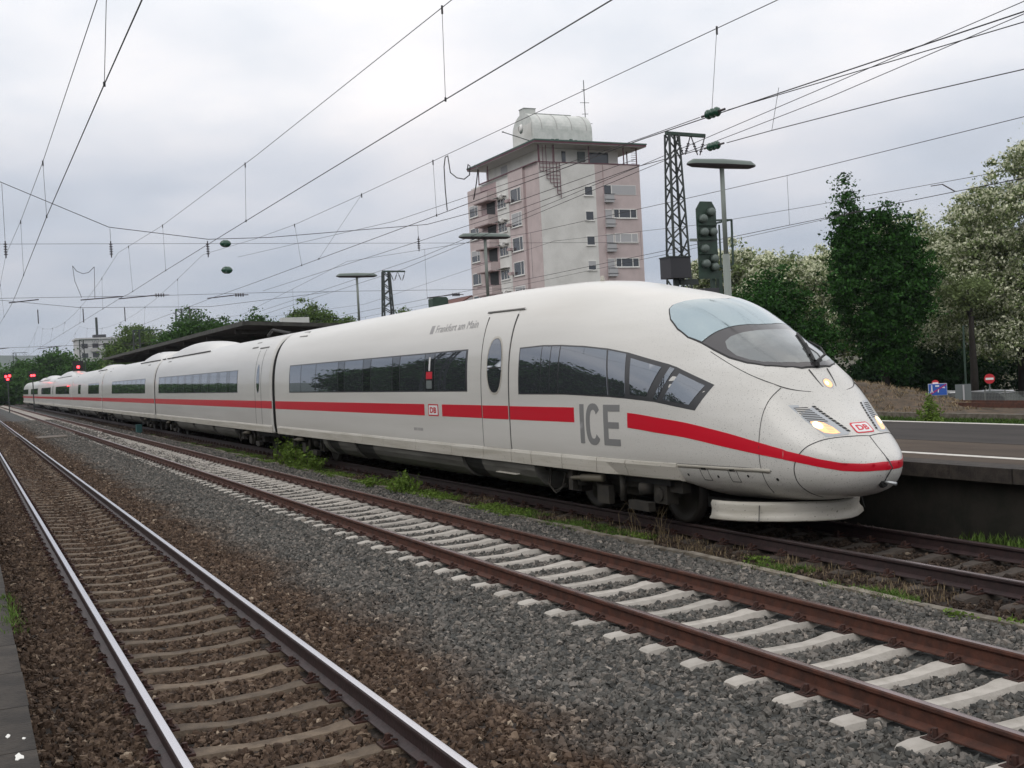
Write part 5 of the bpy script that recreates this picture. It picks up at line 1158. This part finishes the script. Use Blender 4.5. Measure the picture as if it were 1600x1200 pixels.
for x_ in (1.9, 6.4, 10.3, 14, 20): MB().tube([(x_, 0, 9.9), (x_, 0, 8.6)], .05, 5).obj('insulator', 'insulator_dark', T); MB().tube([(x_-.2, 0, 6.3), (x_+1.9, 0, 6.5)], .03, 5).obj('registration_arm', 'insulator_dark', T)

# ------------------------------------------------------------------ trees and plants
def leaves_mesh(name, P_, size, mt, flat=.0, jit=.5):
    n = len(P_); a = RNG.normal(size=(n, 3)); a /= np.linalg.norm(a, axis=1, keepdims=True); a[:, 2] += flat; a /= np.linalg.norm(a, axis=1, keepdims=True)
    b = RNG.normal(size=(n, 3)); b -= a*(a*b).sum(1, keepdims=True); b /= np.linalg.norm(b, axis=1, keepdims=True); c = np.cross(a, b)
    s = (size*(1+jit*RNG.uniform(-1, 1, n)))[:, None]
    V = np.stack([P_-b*s*.6, P_+c*s*.32, P_+b*s*.6, P_-c*s*.32], 1).reshape(-1, 3).astype(np.float32)
    me = bpy.data.meshes.new(name); me.vertices.add(4*n); me.vertices.foreach_set('co', V.ravel()); me.loops.add(4*n); me.loops.foreach_set('vertex_index', np.arange(4*n, dtype=np.int32))
    me.polygons.add(n); me.polygons.foreach_set('loop_start', np.arange(0, 4*n, 4, dtype=np.int32)); me.polygons.foreach_set('loop_total', np.full(n, 4, np.int32)); me.materials.append(M[mt]); me.update(); me.validate(); return me
def crown_points(blobs, ncl, per, cl_r, seed):
    r = np.random.default_rng(seed); out = []; cen = []
    vol = np.array([b[3]*b[4]*b[5] for b in blobs])**.62; pr_ = vol/vol.sum()
    for k, b in enumerate(blobs):
        m = max(3, int(ncl*pr_[k])); d = r.normal(size=(m, 3)); d /= np.linalg.norm(d, axis=1, keepdims=True); rad = r.uniform(.25, 1, m)**.45
        wob = 1+.18*np.sin(d[:, 0]*5+k)*np.cos(d[:, 2]*4+k*2)+.12*r.normal(size=m)
        cen.append(np.array(b[:3])+d*rad[:, None]*wob[:, None]*np.array(b[3:6]))
    cen = np.concatenate(cen); n = len(cen)
    sz = cl_r*r.uniform(.45, 1.5, n)
    o = r.normal(size=(n, per, 3))*np.array([1, 1, .55])*sz[:, None, None]*.6
    return (cen[:, None]+o).reshape(-1, 3), cen
def tree(name, label, cat, x, y, z0, blobs, trunk, ncl, per, cl_r, leaf, lmt, extra=None, seed=1, group=None, flat=.3, limbs=14):
    T = empty(name, (x, y, z0), label, cat, group)
    P_, cen = crown_points(blobs, ncl, per, cl_r, seed); link('crown', leaves_mesh('crown', P_, leaf, lmt, flat), T)
    if extra:
        fr, mt2, sz2 = extra; r = np.random.default_rng(seed+50); sel = r.random(len(cen)) < fr; top = P_.reshape(len(cen), per, 3)[sel]; top = (top*np.array([.8, .8, .9])+cen[sel][:, None]*np.array([.2, .2, .1])).reshape(-1, 3)+np.array([0, 0, .08]); link('blossom', leaves_mesh('blossom', top+r.normal(size=top.shape)*.08+np.array([0, 0, .06]), sz2, mt2, .4), T)
    m = MB(); h, r0 = trunk; r = random.Random(seed)
    m.tube([(0, 0, -.3), (r.uniform(-.1, .1), 0, h*.35), (r.uniform(-.25, .25), r.uniform(-.2, .2), h*.7), (0, 0, h)], [r0*1.25, r0, r0*.75, r0*.4], 8)
    idx = list(range(len(cen))); r.shuffle(idx)
    m.obj('trunk', 'bark', T, True); m = None
    for k in idx[:limbs]:
        c = Vector(cen[k]); s = Vector((0, 0, h*r.uniform(.35, .95))); q = MB(); mid = s.lerp(c, .5)+Vector((r.uniform(-.3, .3), r.uniform(-.3, .3), r.uniform(0, .5)))
        q.tube([s, mid, c], [r0*.42, r0*.25, r0*.08], 5).obj('limb', 'bark', T, True)
    return T
# dark maple with upright tops
tree('maple_tree', 'dark green bushy maple with two pointed tops right of the train', 'tree', 45.6, 46.9, -.2,
     [(-.9, .5, 6.0, 1.8, 1.7, 3.3), (.9, -.4, 5.5, 1.9, 1.8, 2.9), (-1.65, .9, 9.7, .7, .7, 2.3), (-.95, .5, 8.2, .9, .9, 2.0), (.3, -.1, 8.9, .65, .65, 2.2), (1.15, -.5, 8.0, .8, .8, 1.9), (1.7, -.8, 6.6, 1.0, 1.0, 2.2), (-1.7, .9, 7.0, .8, .8, 2.4), (.1, 0, 3.3, 1.5, 1.4, 1.9), (.3, -.2, 2.0, 1.0, .9, 1.2)], (7.5, .2), 1050, 56, .44, .15, 'leaf_dark', seed=3)
tree('shrub_tree', 'lower round dark green tree directly behind the train cab', 'tree', 38.6, 47.9, -.3,
     [(-.3, 0, 3.7, 2.1, 2.0, 2.4), (.4, -.2, 5.4, 1.6, 1.5, 1.7), (-1.8, .8, 4.7, 1.2, 1.2, 1.3), (1.8, -1, 2.9, 1.5, 1.4, 1.9), (-1.6, .6, 2.6, 1.9, 1.7, 2.0)], (4.5, .16), 620, 50, .45, .15, 'leaf_dark', seed=5)
# flowering robinias
def rob(label, x, y, blobs, h, ncl, seed, leaf=.165, z0=-1.25): return tree('robinia_tree', label, 'tree', x, y, z0, [(a+.0, b, c+.85, d, e, f) for a, b, c, d, e, f in blobs], (h, .3), int(ncl*1.35), 50, .55, leaf, 'leaf_pale', (.85, 'blossom', leaf*.92), seed, 'white flowering robinia trees', limbs=26)
rob('tallest white flowering robinia at the right edge, its branches hanging over the signs', 56.0, 46.5,
    [(0, 0, 10.0, 3.4, 3.2, 3.2), (1.2, -1, 12.8, 2.3, 2.2, 2.2), (-1.4, .6, 8.0, 2.6, 2.6, 2.2), (2.8, -2, 9.0, 3.0, 2.8, 3.2), (-3.4, 1.6, 6.4, 2.6, 2.2, 2.0), (-.8, -.5, 5.4, 2.8, 2.2, 2.0), (2.2, -2, 4.4, 2.6, 2.2, 2.2), (4.4, -3.4, 6.8, 3.0, 2.6, 3.4), (-4.8, 1.8, 3.6, 2.0, 1.6, 1.1), (-2.4, -.6, 2.7, 2.0, 1.4, 1.0), (.6, -2.4, 2.5, 1.8, 1.5, 1.2), (3.2, -4.2, 2.3, 2.0, 1.6, 1.3), (5.5, -5.5, 3.6, 2.6, 2.4, 2.6), (2.0, -2.5, 5.2, 2.6, 2, 2), (-2.6, 1, 9.6, 1.8, 1.6, 1.6)], 9.5, 1150, 11)
rob('flowering robinia behind the dark maple, left of the tallest one', 57.5, 56.0,
    [(0, 0, 8.4, 3.8, 3.2, 2.6), (-2.4, 1, 9.2, 2.2, 2.2, 2.2), (2.8, -1, 8.0, 2.8, 2.6, 2.6), (0, -.5, 5.6, 4.2, 3.0, 2.6), (-3.6, 1.5, 5.4, 2.6, 2.2, 2.6), (3, -2, 4.6, 3, 2.4, 2.2), (2.4, -3.6, 6.6, 2.2, 2.0, 2.4), (-1.2, -3.0, 4.0, 2.2, 2.0, 1.8)], 7.5, 1000, 12)
rob('broad flowering robinia behind the signal and lamp', 59.5, 72.0,
    [(0, 0, 8.0, 4.0, 3.4, 2.8), (-3.6, 2, 9.0, 2.8, 2.6, 2.4), (3.6, -2, 8.2, 3.2, 2.8, 2.8), (6.4, -4, 7.8, 2.6, 2.4, 3.0), (-5.4, 3, 8.0, 1.8, 1.8, 2.6), (0, 0, 5.0, 5.5, 4.0, 2.4), (5, -3, 4.5, 4, 3, 2.4)], 7.5, 900, 13, .24)
rob('flowering robinia between the low dark tree and the maple', 50.5, 59.5,
    [(0, 0, 6.2, 2.6, 2.4, 2.6), (1.4, -1, 4.2, 2.4, 2.2, 2.2), (-1.5, 1, 7.4, 1.8, 1.8, 1.8), (-2.2, 1, 3.8, 2.2, 2.0, 2.0)], 6, 420, 14)
# dark wood edge behind the street
for i, (x, y, s, h) in enumerate(((50.5, 50.5, 1.0, 4.2), (54, 53, 1.1, 4.6), (61, 46, 1.2, 5), (66, 50, 1.3, 6.5), (48, 57, 1.0, 4.8), (62, 60, 1.3, 6.5), (43.5, 62, 1.1, 5.0), (46, 70, 1.2, 6.0), (68, 41, 1.5, 6.5), (65, 34, 1.4, 6.5), (72, 36, 1.6, 8), (76, 45, 1.8, 9), (67, 30, 1.4, 7), (80, 38, 2, 10), (75, 28, 1.8, 9), (84, 30, 2, 10), (86, 46, 2.2, 10), (80, 55, 2.2, 10), (90, 60, 2.4, 10), (78, 20, 2, 10), (88, 22, 2.2, 10), (96, 36, 2.4, 10), (70, 62, 1.8, 8), (70, 70, 1.5, 8.0), (66, 38, 1.2, 5.0))):
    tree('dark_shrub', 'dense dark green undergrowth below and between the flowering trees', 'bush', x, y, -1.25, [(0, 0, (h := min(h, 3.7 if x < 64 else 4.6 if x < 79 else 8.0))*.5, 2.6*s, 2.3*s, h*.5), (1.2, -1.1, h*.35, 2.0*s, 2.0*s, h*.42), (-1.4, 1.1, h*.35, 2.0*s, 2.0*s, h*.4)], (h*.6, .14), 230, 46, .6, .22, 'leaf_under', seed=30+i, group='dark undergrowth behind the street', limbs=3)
# tree trunks on the street
for x, y, l in ((50.4, 45.2, 'broad dark tree trunk above the blue sign'),):
    tree('street_tree', l, 'tree', x, y, -1.25, [(0, 0, 6.4, 1.2, 1.2, 1.0)], (5.8, .2), 60, 40, .4, .15, 'leaf_pale', seed=int(x*7), limbs=3)
# left background trees
LT = [(28.8, 155, 'large dark green tree group behind the station roof', [(0, 0, 8, 4.2, 4, 4.2), (-2.6, .5, 7, 2.8, 2.6, 3.6), (3, -.5, 8, 2.8, 2.6, 3.4), (5.2, -1, 7.6, 2.4, 2.2, 3.2), (0, 0, 4, 5, 4, 3)], 'leaf_mid', 480, .5),
      (36.1, 149.5, 'round tree right of the dark group behind the station roof', [(0, 0, 7.6, 2.2, 2.2, 3.6), (1.0, 0, 6.6, 2.0, 2.0, 3.0)], 'leaf_mid', 200, .45),
      (39.0, 137, 'light green tree left of the small lattice mast', [(0, 0, 8.6, 2.6, 2.4, 3.4), (-1.9, .6, 7.6, 1.9, 1.8, 2.6), (2.2, -.4, 7.6, 2.0, 1.8, 2.7), (0, 0, 5, 4, 3, 2.6)], 'leaf_far', 420, .42),
      (43.8, 134.5, 'spreading green tree behind the platform lamp left of the tower', [(0, 0, 7.0, 2.6, 2.2, 2.6), (1.9, -.5, 6.4, 2.0, 2.0, 2.0), (-1.9, .6, 7.2, 1.6, 1.6, 2.2), (3.2, -1, 5.8, 1.5, 1.5, 1.7)], 'leaf_far', 330, .4),
      (57.2, 152, 'small tree peeking over the train roof left of the gabled house', [(0, 0, 9.4, 1.5, 1.5, 2.3), (1.6, -.3, 8.2, 1.5, 1.5, 1.8), (-2.2, .5, 8.2, 1.5, 1.5, 1.6)], 'leaf_far', 170, .42),
      (32, 232, 'pale green tree in front of the distant white block', [(0, 0, 9, 5.2, 4, 5.4), (-3.4, 1, 7, 4.0, 3.4, 4.4), (4, -1, 7.4, 3.4, 3, 4)], 'leaf_far', 380, .7),
      (26.5, 262, 'green tree low in front of the distant white block', [(0, 0, 4.6, 5, 4, 4.2), (-4.5, 1, 4.4, 3.6, 3, 4.0), (4, -1, 4, 4, 3, 3.6)], 'leaf_mid', 330, .75),
      (19.5, 268, 'bushy tree over the end of the train', [(0, 0, 6.0, 4.6, 4, 4.6), (-4, 1, 5.4, 3.6, 3, 4)], 'leaf_mid', 300, .8),
      (13, 275, 'darker bushy tree over the tail of the train at the left', [(0, 0, 4.8, 4.6, 4, 4.2), (-4.5, 1, 4.0, 3.6, 3, 3.6)], 'leaf_mid', 300, .8),
      (5, 262, 'leftmost dense green trees behind the red signal', [(0, 0, 3.6, 4.6, 4, 3.8), (-5.5, 1, 3.6, 4.6, 3, 3.6), (-12, 1, 3.6, 4.6, 3, 3.4), (4.5, 0, 3.4, 3, 3, 3.4)], 'leaf_mid', 420, .8)]
for i, (x, y, l, bl, mt, n_, ls) in enumerate(LT): tree('background_tree', l, 'tree', x, y, -.4, bl, (7, .35), int(n_*2.2), 40, ls*1.7, ls*.62, mt, seed=60+i, limbs=5)
structure('far_wood', leaves_mesh('far_wood', np.stack([RNG.uniform(-60, 60, 26000), RNG.uniform(300, 345, 26000), RNG.uniform(-1, 1, 26000)**2*7.5+RNG.uniform(0, 2.5, 26000)], 1), 1.1, 'leaf_mid', .2)); bpy.data.objects['far_wood']['kind'] = 'stuff'

# tree row across the near platform, off the picture at the left: it mirrors in the windows
for i in range(15):
    y = -14+i*9.5; tree('avenue_tree', 'leafy tree of the row on the left side of the station', 'tree', -21+random.uniform(-2, 2), y, -.4, [(0, 0, 6.0+random.uniform(-1.5, 1.5), 4.6, 4.8, 5.4), (1.5, 2.5, 5.0, 3.2, 3.6, 4.4)], (6, .3), 240, 36, 1.0, .5, 'leaf_dark', seed=100+i, group='tree row left of the station', limbs=4)

# ------------------------------------------------------------------ street things behind the siding
def simple_car(x, y, rz, paint, label):
    T = empty('parked_car', (x, y, -1.36), label, 'car', 'cars parked behind the siding', rz=rz)
    lo_ = [(-2.05, .35), (-2.1, .62), (-1.95, .82), (-1.0, .92), (1.75, .95), (2.08, .80), (2.1, .45), (2.0, .28), (-1.95, .28)]
    MB().prism(lo_[::-1], -.84, .84, 'y').obj('body', paint, T)
    cab = [(-1.05, .92), (-.35, 1.38), (.9, 1.42), (1.72, .95)]; MB().prism(cab[::-1], -.72, .72, 'y').obj('window', 'win_glass', T)
    MB().prism([(-.38, 1.385), (.92, 1.425), (.9, 1.46), (-.34, 1.43)][::-1], -.71, .71, 'y').obj('roof', paint, T)
    for sx in (-1.35, 1.3):
        for sy in (-.80, .80): MB().lathe([(.0, -.1), (.2, -.1), (.32, -.09), (.32, .09), (.2, .1), (0, .1)], (sx, sy, .32), 'y', 16).obj('wheel', 'rubber', T)
    return T
simple_car(41.9, 42.6, R(95), 'car_red', 'red car partly hidden behind the soil heap'); simple_car(43.2, 40.0, R(95), 'car_pearl', 'white car parked behind the blue sign'); simple_car(43.9, 38.0, R(95), 'car_silver', 'silver car between the blue sign and the grey sign back')
simple_car(42.9, 37.0, R(100), 'car_dark', 'dark car right of the grey sign back'); simple_car(42.6, 30.6, R(100), 'car_pearl', 'white car at the right edge behind the rails')
T = empty('traffic_sign', (34.9, 33.1, .02), 'blue rectangular road sign with a red diagonal bar', 'road sign')
rz = R(-42); T.rotation_euler = (0, 0, rz); T.scale = (.74, .74, .74)
MB().box(-.46, .46, -.015, .015, .50, 1.10).obj('sign_plate', 'sign_blue', T); MB().box(-.48, .48, .016, .03, .48, 1.12).obj('sign_rim', 'sign_white', T)
MB().bar((-.42, -.024, .53), (.44, -.024, 1.07), .006, .075).obj('sign_bar', 'sign_magenta', T)
MB().tube([(-.30, -.02, .78), (-.30, -.02, .95)], .035, 6).tube([(-.30, -.02, .79), (-.37, -.02, .62)], .022, 5).tube([(-.30, -.02, .79), (-.24, -.02, .64)], .022, 5).obj('sign_figure', 'sign_white', T)
MB().lathe([(0, -.012), (.04, -.012), (.04, .012), (0, .012)], (-.30, -.02, 1.0), 'y', 10).obj('sign_figure_head', 'sign_white', T)
MB().box(-.12, .08, -.022, -.016, .95, 1.03).obj('sign_house', 'sign_white', T); MB().tube([(.02, -.02, .64), (.04, -.02, .80)], .03, 6).obj('sign_child', 'sign_white', T); MB().prism([(.15, .88), (.38, .86), (.36, .93), (.20, .95)], -.022, -.016, 'y').obj('sign_car', 'sign_white', T)
MB().tube([(0, .05, -.3), (0, .05, 1.1)], .03, 6).obj('post', 'sign_gray', T)
T = empty('sign_back', (36.3, 33.1, -.33), 'grey back of a road sign right of the blue sign', 'road sign', rz=R(-42)); MB().box(-.30, .30, -.01, .01, .35, 1.08).obj('sign_plate', 'sign_gray', T); MB().box(-.02, .04, -.06, -.011, -.3, 1.05).obj('post', 'curtain', T)
for x, y, z_, r_, l in ((42.5, 37.2, 1.0, .23, 'round red no entry sign under the hanging branches at the right'), (43.3, 41.2, .78, .17, 'smaller round red sign peeking over the blue sign')):
    T = empty('no_entry_sign', (x, y, -.3), l, 'road sign', rz=R(-42)); MB().lathe([(0, -.01), (r_, -.01), (r_, .01), (0, .01)], (0, 0, z_), 'y', 24).obj('sign_disc', 'sign_red', T)
    MB().box(-r_*.75, r_*.75, -.022, -.012, z_-.05, z_+.05).obj('sign_bar', 'sign_white', T); MB().tube([(0, .04, -.2), (0, .04, z_)], .03, 6).obj('post', 'sign_gray', T)
T = empty('lamp_column', (41.2, 37.4, -1.2), 'slim grey green pole in front of the dark trees', 'pole'); MB().tube([(0, 0, 0), (0, 0, 4.4)], .045, 8).obj('pole', 'green_steel', T)
T = empty('mesh_fence', (38.0, 32.5, -.2), 'low grey wire fence behind the rusty rail at the right', 'fence')
for i in range(16): MB().box(-.02, .02, -8+i*1.0, -7.96+i*1.0, 0, .62).obj('fence_post', 'fence_gray', T)
m = MB()
for k in range(10): m.box(-.006, .006, -8, 7.0, .05+k*.055, .062+k*.055)
for i in range(200): m.box(-.0075, -.0062, -8+i*.075, -7.988+i*.075, .05, .56)
m.obj('fence_mesh', 'fence_gray', T, kind='stuff')
MB().tube([(36.0, 42.5, -.3), (36.0, 42.5, 1.0)], .06, 8).obj('blue_post', 'teal_post', label='short blue post at the foot of the dark maple', cat='post')
tag(MB().box(14.3, 14.9, 133.2, 133.8, -.3, .6).obj('far_box', 'teal_post'), 'distant teal relay box beside the train', 'cabinet')
# teal marker box beside the train in the weeds
MB().box(8.55, 8.85, 66.2, 66.6, -.25, .25).obj('marker_box', 'teal_post', label='small teal box in the weeds beside the train track', cat='box')
# retaining wall behind the trees


# ------------------------------------------------------------------ weeds and grass
def blades(name, C_, h, mt, n_per, spread, lean=.35, w=.008):
    n = len(C_)*n_per; base = np.repeat(C_, n_per, 0)+np.concatenate([RNG.normal(size=(n, 2))*spread, np.zeros((n, 1))], 1)
    hh = h*RNG.uniform(.35, 1.2, n); a = RNG.uniform(0, 6.283, n); d = np.stack([np.cos(a), np.sin(a), np.zeros(n)], 1); p = np.stack([-np.sin(a), np.cos(a), np.zeros(n)], 1)*w*RNG.uniform(.6, 1.5, n)[:, None]
    l_ = (lean*RNG.uniform(.1, 1.2, n)*hh)[:, None]; up_ = np.array([0, 0, 1.])
    m_ = base+d*l_*.35+up_*hh[:, None]*.55; t = base+d*l_+up_*hh[:, None]*.95
    V = np.stack([base-p, base+p, m_+p*.8, m_-p*.8, t], 1).reshape(-1, 3).astype(np.float32)
    me = bpy.data.meshes.new(name); me.vertices.add(5*n); me.vertices.foreach_set('co', V.ravel())
    me.loops.add(7*n); k = np.arange(n)[:, None]*5; me.loops.foreach_set('vertex_index', (k+np.array([0, 1, 2, 3, 3, 2, 4])).astype(np.int32).ravel())
    me.polygons.add(2*n); ls = (np.arange(n)[:, None]*7+np.array([0, 4])).ravel().astype(np.int32); me.polygons.foreach_set('loop_start', ls); me.polygons.foreach_set('loop_total', np.tile([4, 3], n).astype(np.int32)); me.materials.append(M[mt]); me.update(); me.validate(); return me
def patchy(n, x0, x1, y0, y1, seed, thr=.15, s=.9):
    r = np.random.default_rng(seed); x = r.uniform(x0, x1, n*4); y = y0+(y1-y0)*r.random(n*4)**1.3; f = fractal(x, y, s, seed)+.3*fractal(x, y, 3.3, seed); k = f > thr; x, y = x[k][:n], y[k][:n]
    return np.stack([x, y, hz(x, y)-.01], 1)
G1 = np.concatenate([patchy(420, 8.5, 9.05, 5, 20, 4, .12), patchy(520, 8.45, 9.05, 18, 62, 14, .22)])
tag(link('verge_grass', blades('verge_grass', G1, .085, 'grass_a', 24, .05, 1.2, .006)), kind='stuff')
lf = patchy(1500, 8.42, 9.0, 5, 45, 9, .2); n8 = len(lf)*12; lf = np.repeat(lf, 12, 0)+np.stack([RNG.normal(size=n8)*.055, RNG.normal(size=n8)*.055, RNG.uniform(.01, .09, n8)], 1)
tag(link('ground_weeds', leaves_mesh('ground_weeds', lf, .035, 'weed', .9)), kind='stuff')
tag(link('dry_grass', blades('dry_grass', patchy(260, 8.7, 9.4, 6, 30, 21, .15), .12, 'dry_stem', 10, .09, .6, .004)), kind='stuff')
G2 = np.stack([RNG.uniform(27.8, 30.2, 2600), RNG.uniform(20, 60, 2600), np.full(2600, -.23)], 1); tag(link('far_grass', blades('far_grass', G2, .17, 'grass_far', 14, .14, .8, .02)), kind='stuff')
G3 = np.stack([RNG.uniform(-.5, .6, 300)**2*.3+.27, RNG.uniform(5.5, 22, 300), np.full(300, -.05)], 1); G3 = G3[(G3[:, 1] > 10.5) & (G3[:, 1] < 12.5)][:22]; tag(link('edge_grass', blades('edge_grass', G3+np.array([-.03, 0, .42]), .07, 'grass_a', 12, .04, 1.0, .004)), kind='stuff')
mx_, my_ = RNG.uniform(-4.5, 3, 900), RNG.uniform(-7, 5, 900); mz_ = 1.25*np.exp(-((mx_/3.4)**2+(my_/5.0)**2)**1.15)+.12*fractal(mx_, my_, 1.6)*np.exp(-((mx_/5)**2+(my_/7)**2))-.27
tag(link('mound_grass', blades('mound_grass', np.stack([mx_+33.6, my_+37.5, mz_], 1), .13, 'dry_stem', 9, .12, 1.2, .012)), kind='stuff')
G4 = np.stack([RNG.uniform(11.6, 11.95, 130), RNG.uniform(8.5, 10.8, 130), np.full(130, -.23)], 1)[:70]; tag(link('wall_foot_weeds', blades('wall_foot_weeds', G4, .18, 'grass_a', 9, .1, .6, .01)), kind='stuff')
def bush(name, label, x, y, h, w, n, mt='weed', leaf=.06, sc=1, z0=-.22):
    T = empty(name, (x, y, z0), label, 'weed bush'); r = random.Random(int(x*100+y)); pts = []
    for i in range(n):
        a = r.uniform(0, 6.28); rr = w*math.sqrt(r.random()); b = Vector((math.cos(a)*rr*.5, math.sin(a)*rr*1.3, 0)); t = b+Vector((math.cos(a)*rr*.4, math.sin(a)*rr*.6, h*r.uniform(.5, 1.1)*(1-.5*(rr/w)**2)))
        MB().tube([b, b.lerp(t, .5)+Vector((r.uniform(-.03, .03), r.uniform(-.03, .03), 0)), t], [.008, .006, .003], 4).obj('stem', 'dry_stem' if i % 3 == 0 else mt, T)
        for k in range(46): q = r.random()**.7; pts.append(b.lerp(t, q)+Vector((r.gauss(0, .055), r.gauss(0, .055), r.gauss(0, .04))))
    link('leaves', leaves_mesh('leaves', np.array([tuple(p) for p in pts]), leaf, mt, .5), T)
bush('weed_bush', 'tall green weed bush beside the gap between the first two cars', 8.8, 33.9, .95, .6, 34, leaf=.08)
bush('weed_bush', 'second ragged weed bush just right of the tallest one', 8.7, 31.4, .6, .5, 18, leaf=.07)
bush('weed_bush', 'round low green bush beside the middle of the first car', 8.50, 23.4, .42, .42, 22, leaf=.055)
bush('weed_bush', 'low green weed patch left of the round bush', 8.45, 25.2, .25, .4, 14, leaf=.05)
bush('weed_bush', 'small bright green sapling at the far edge of the island platform', 27.3, 26.2, 1.15, .27, 18, leaf=.085, z0=-.2)
T = empty('dry_weed', (9.15, 14.4, -.23), 'thin dry weed stalks standing beside the bogie of the front car', 'weed')
for i in range(22):
    a = random.uniform(-.5, .5); b = random.uniform(-.7, .7); h = random.uniform(.25, .6); MB().tube([(a*.3, b, 0), (a*.3+random.uniform(-.1, .1), b+random.uniform(-.1, .1), h*.6), (a*.3+random.uniform(-.22, .22), b+random.uniform(-.2, .2), h)], [.004, .003, .002], 4).obj('stalk', 'dry_stem', T)
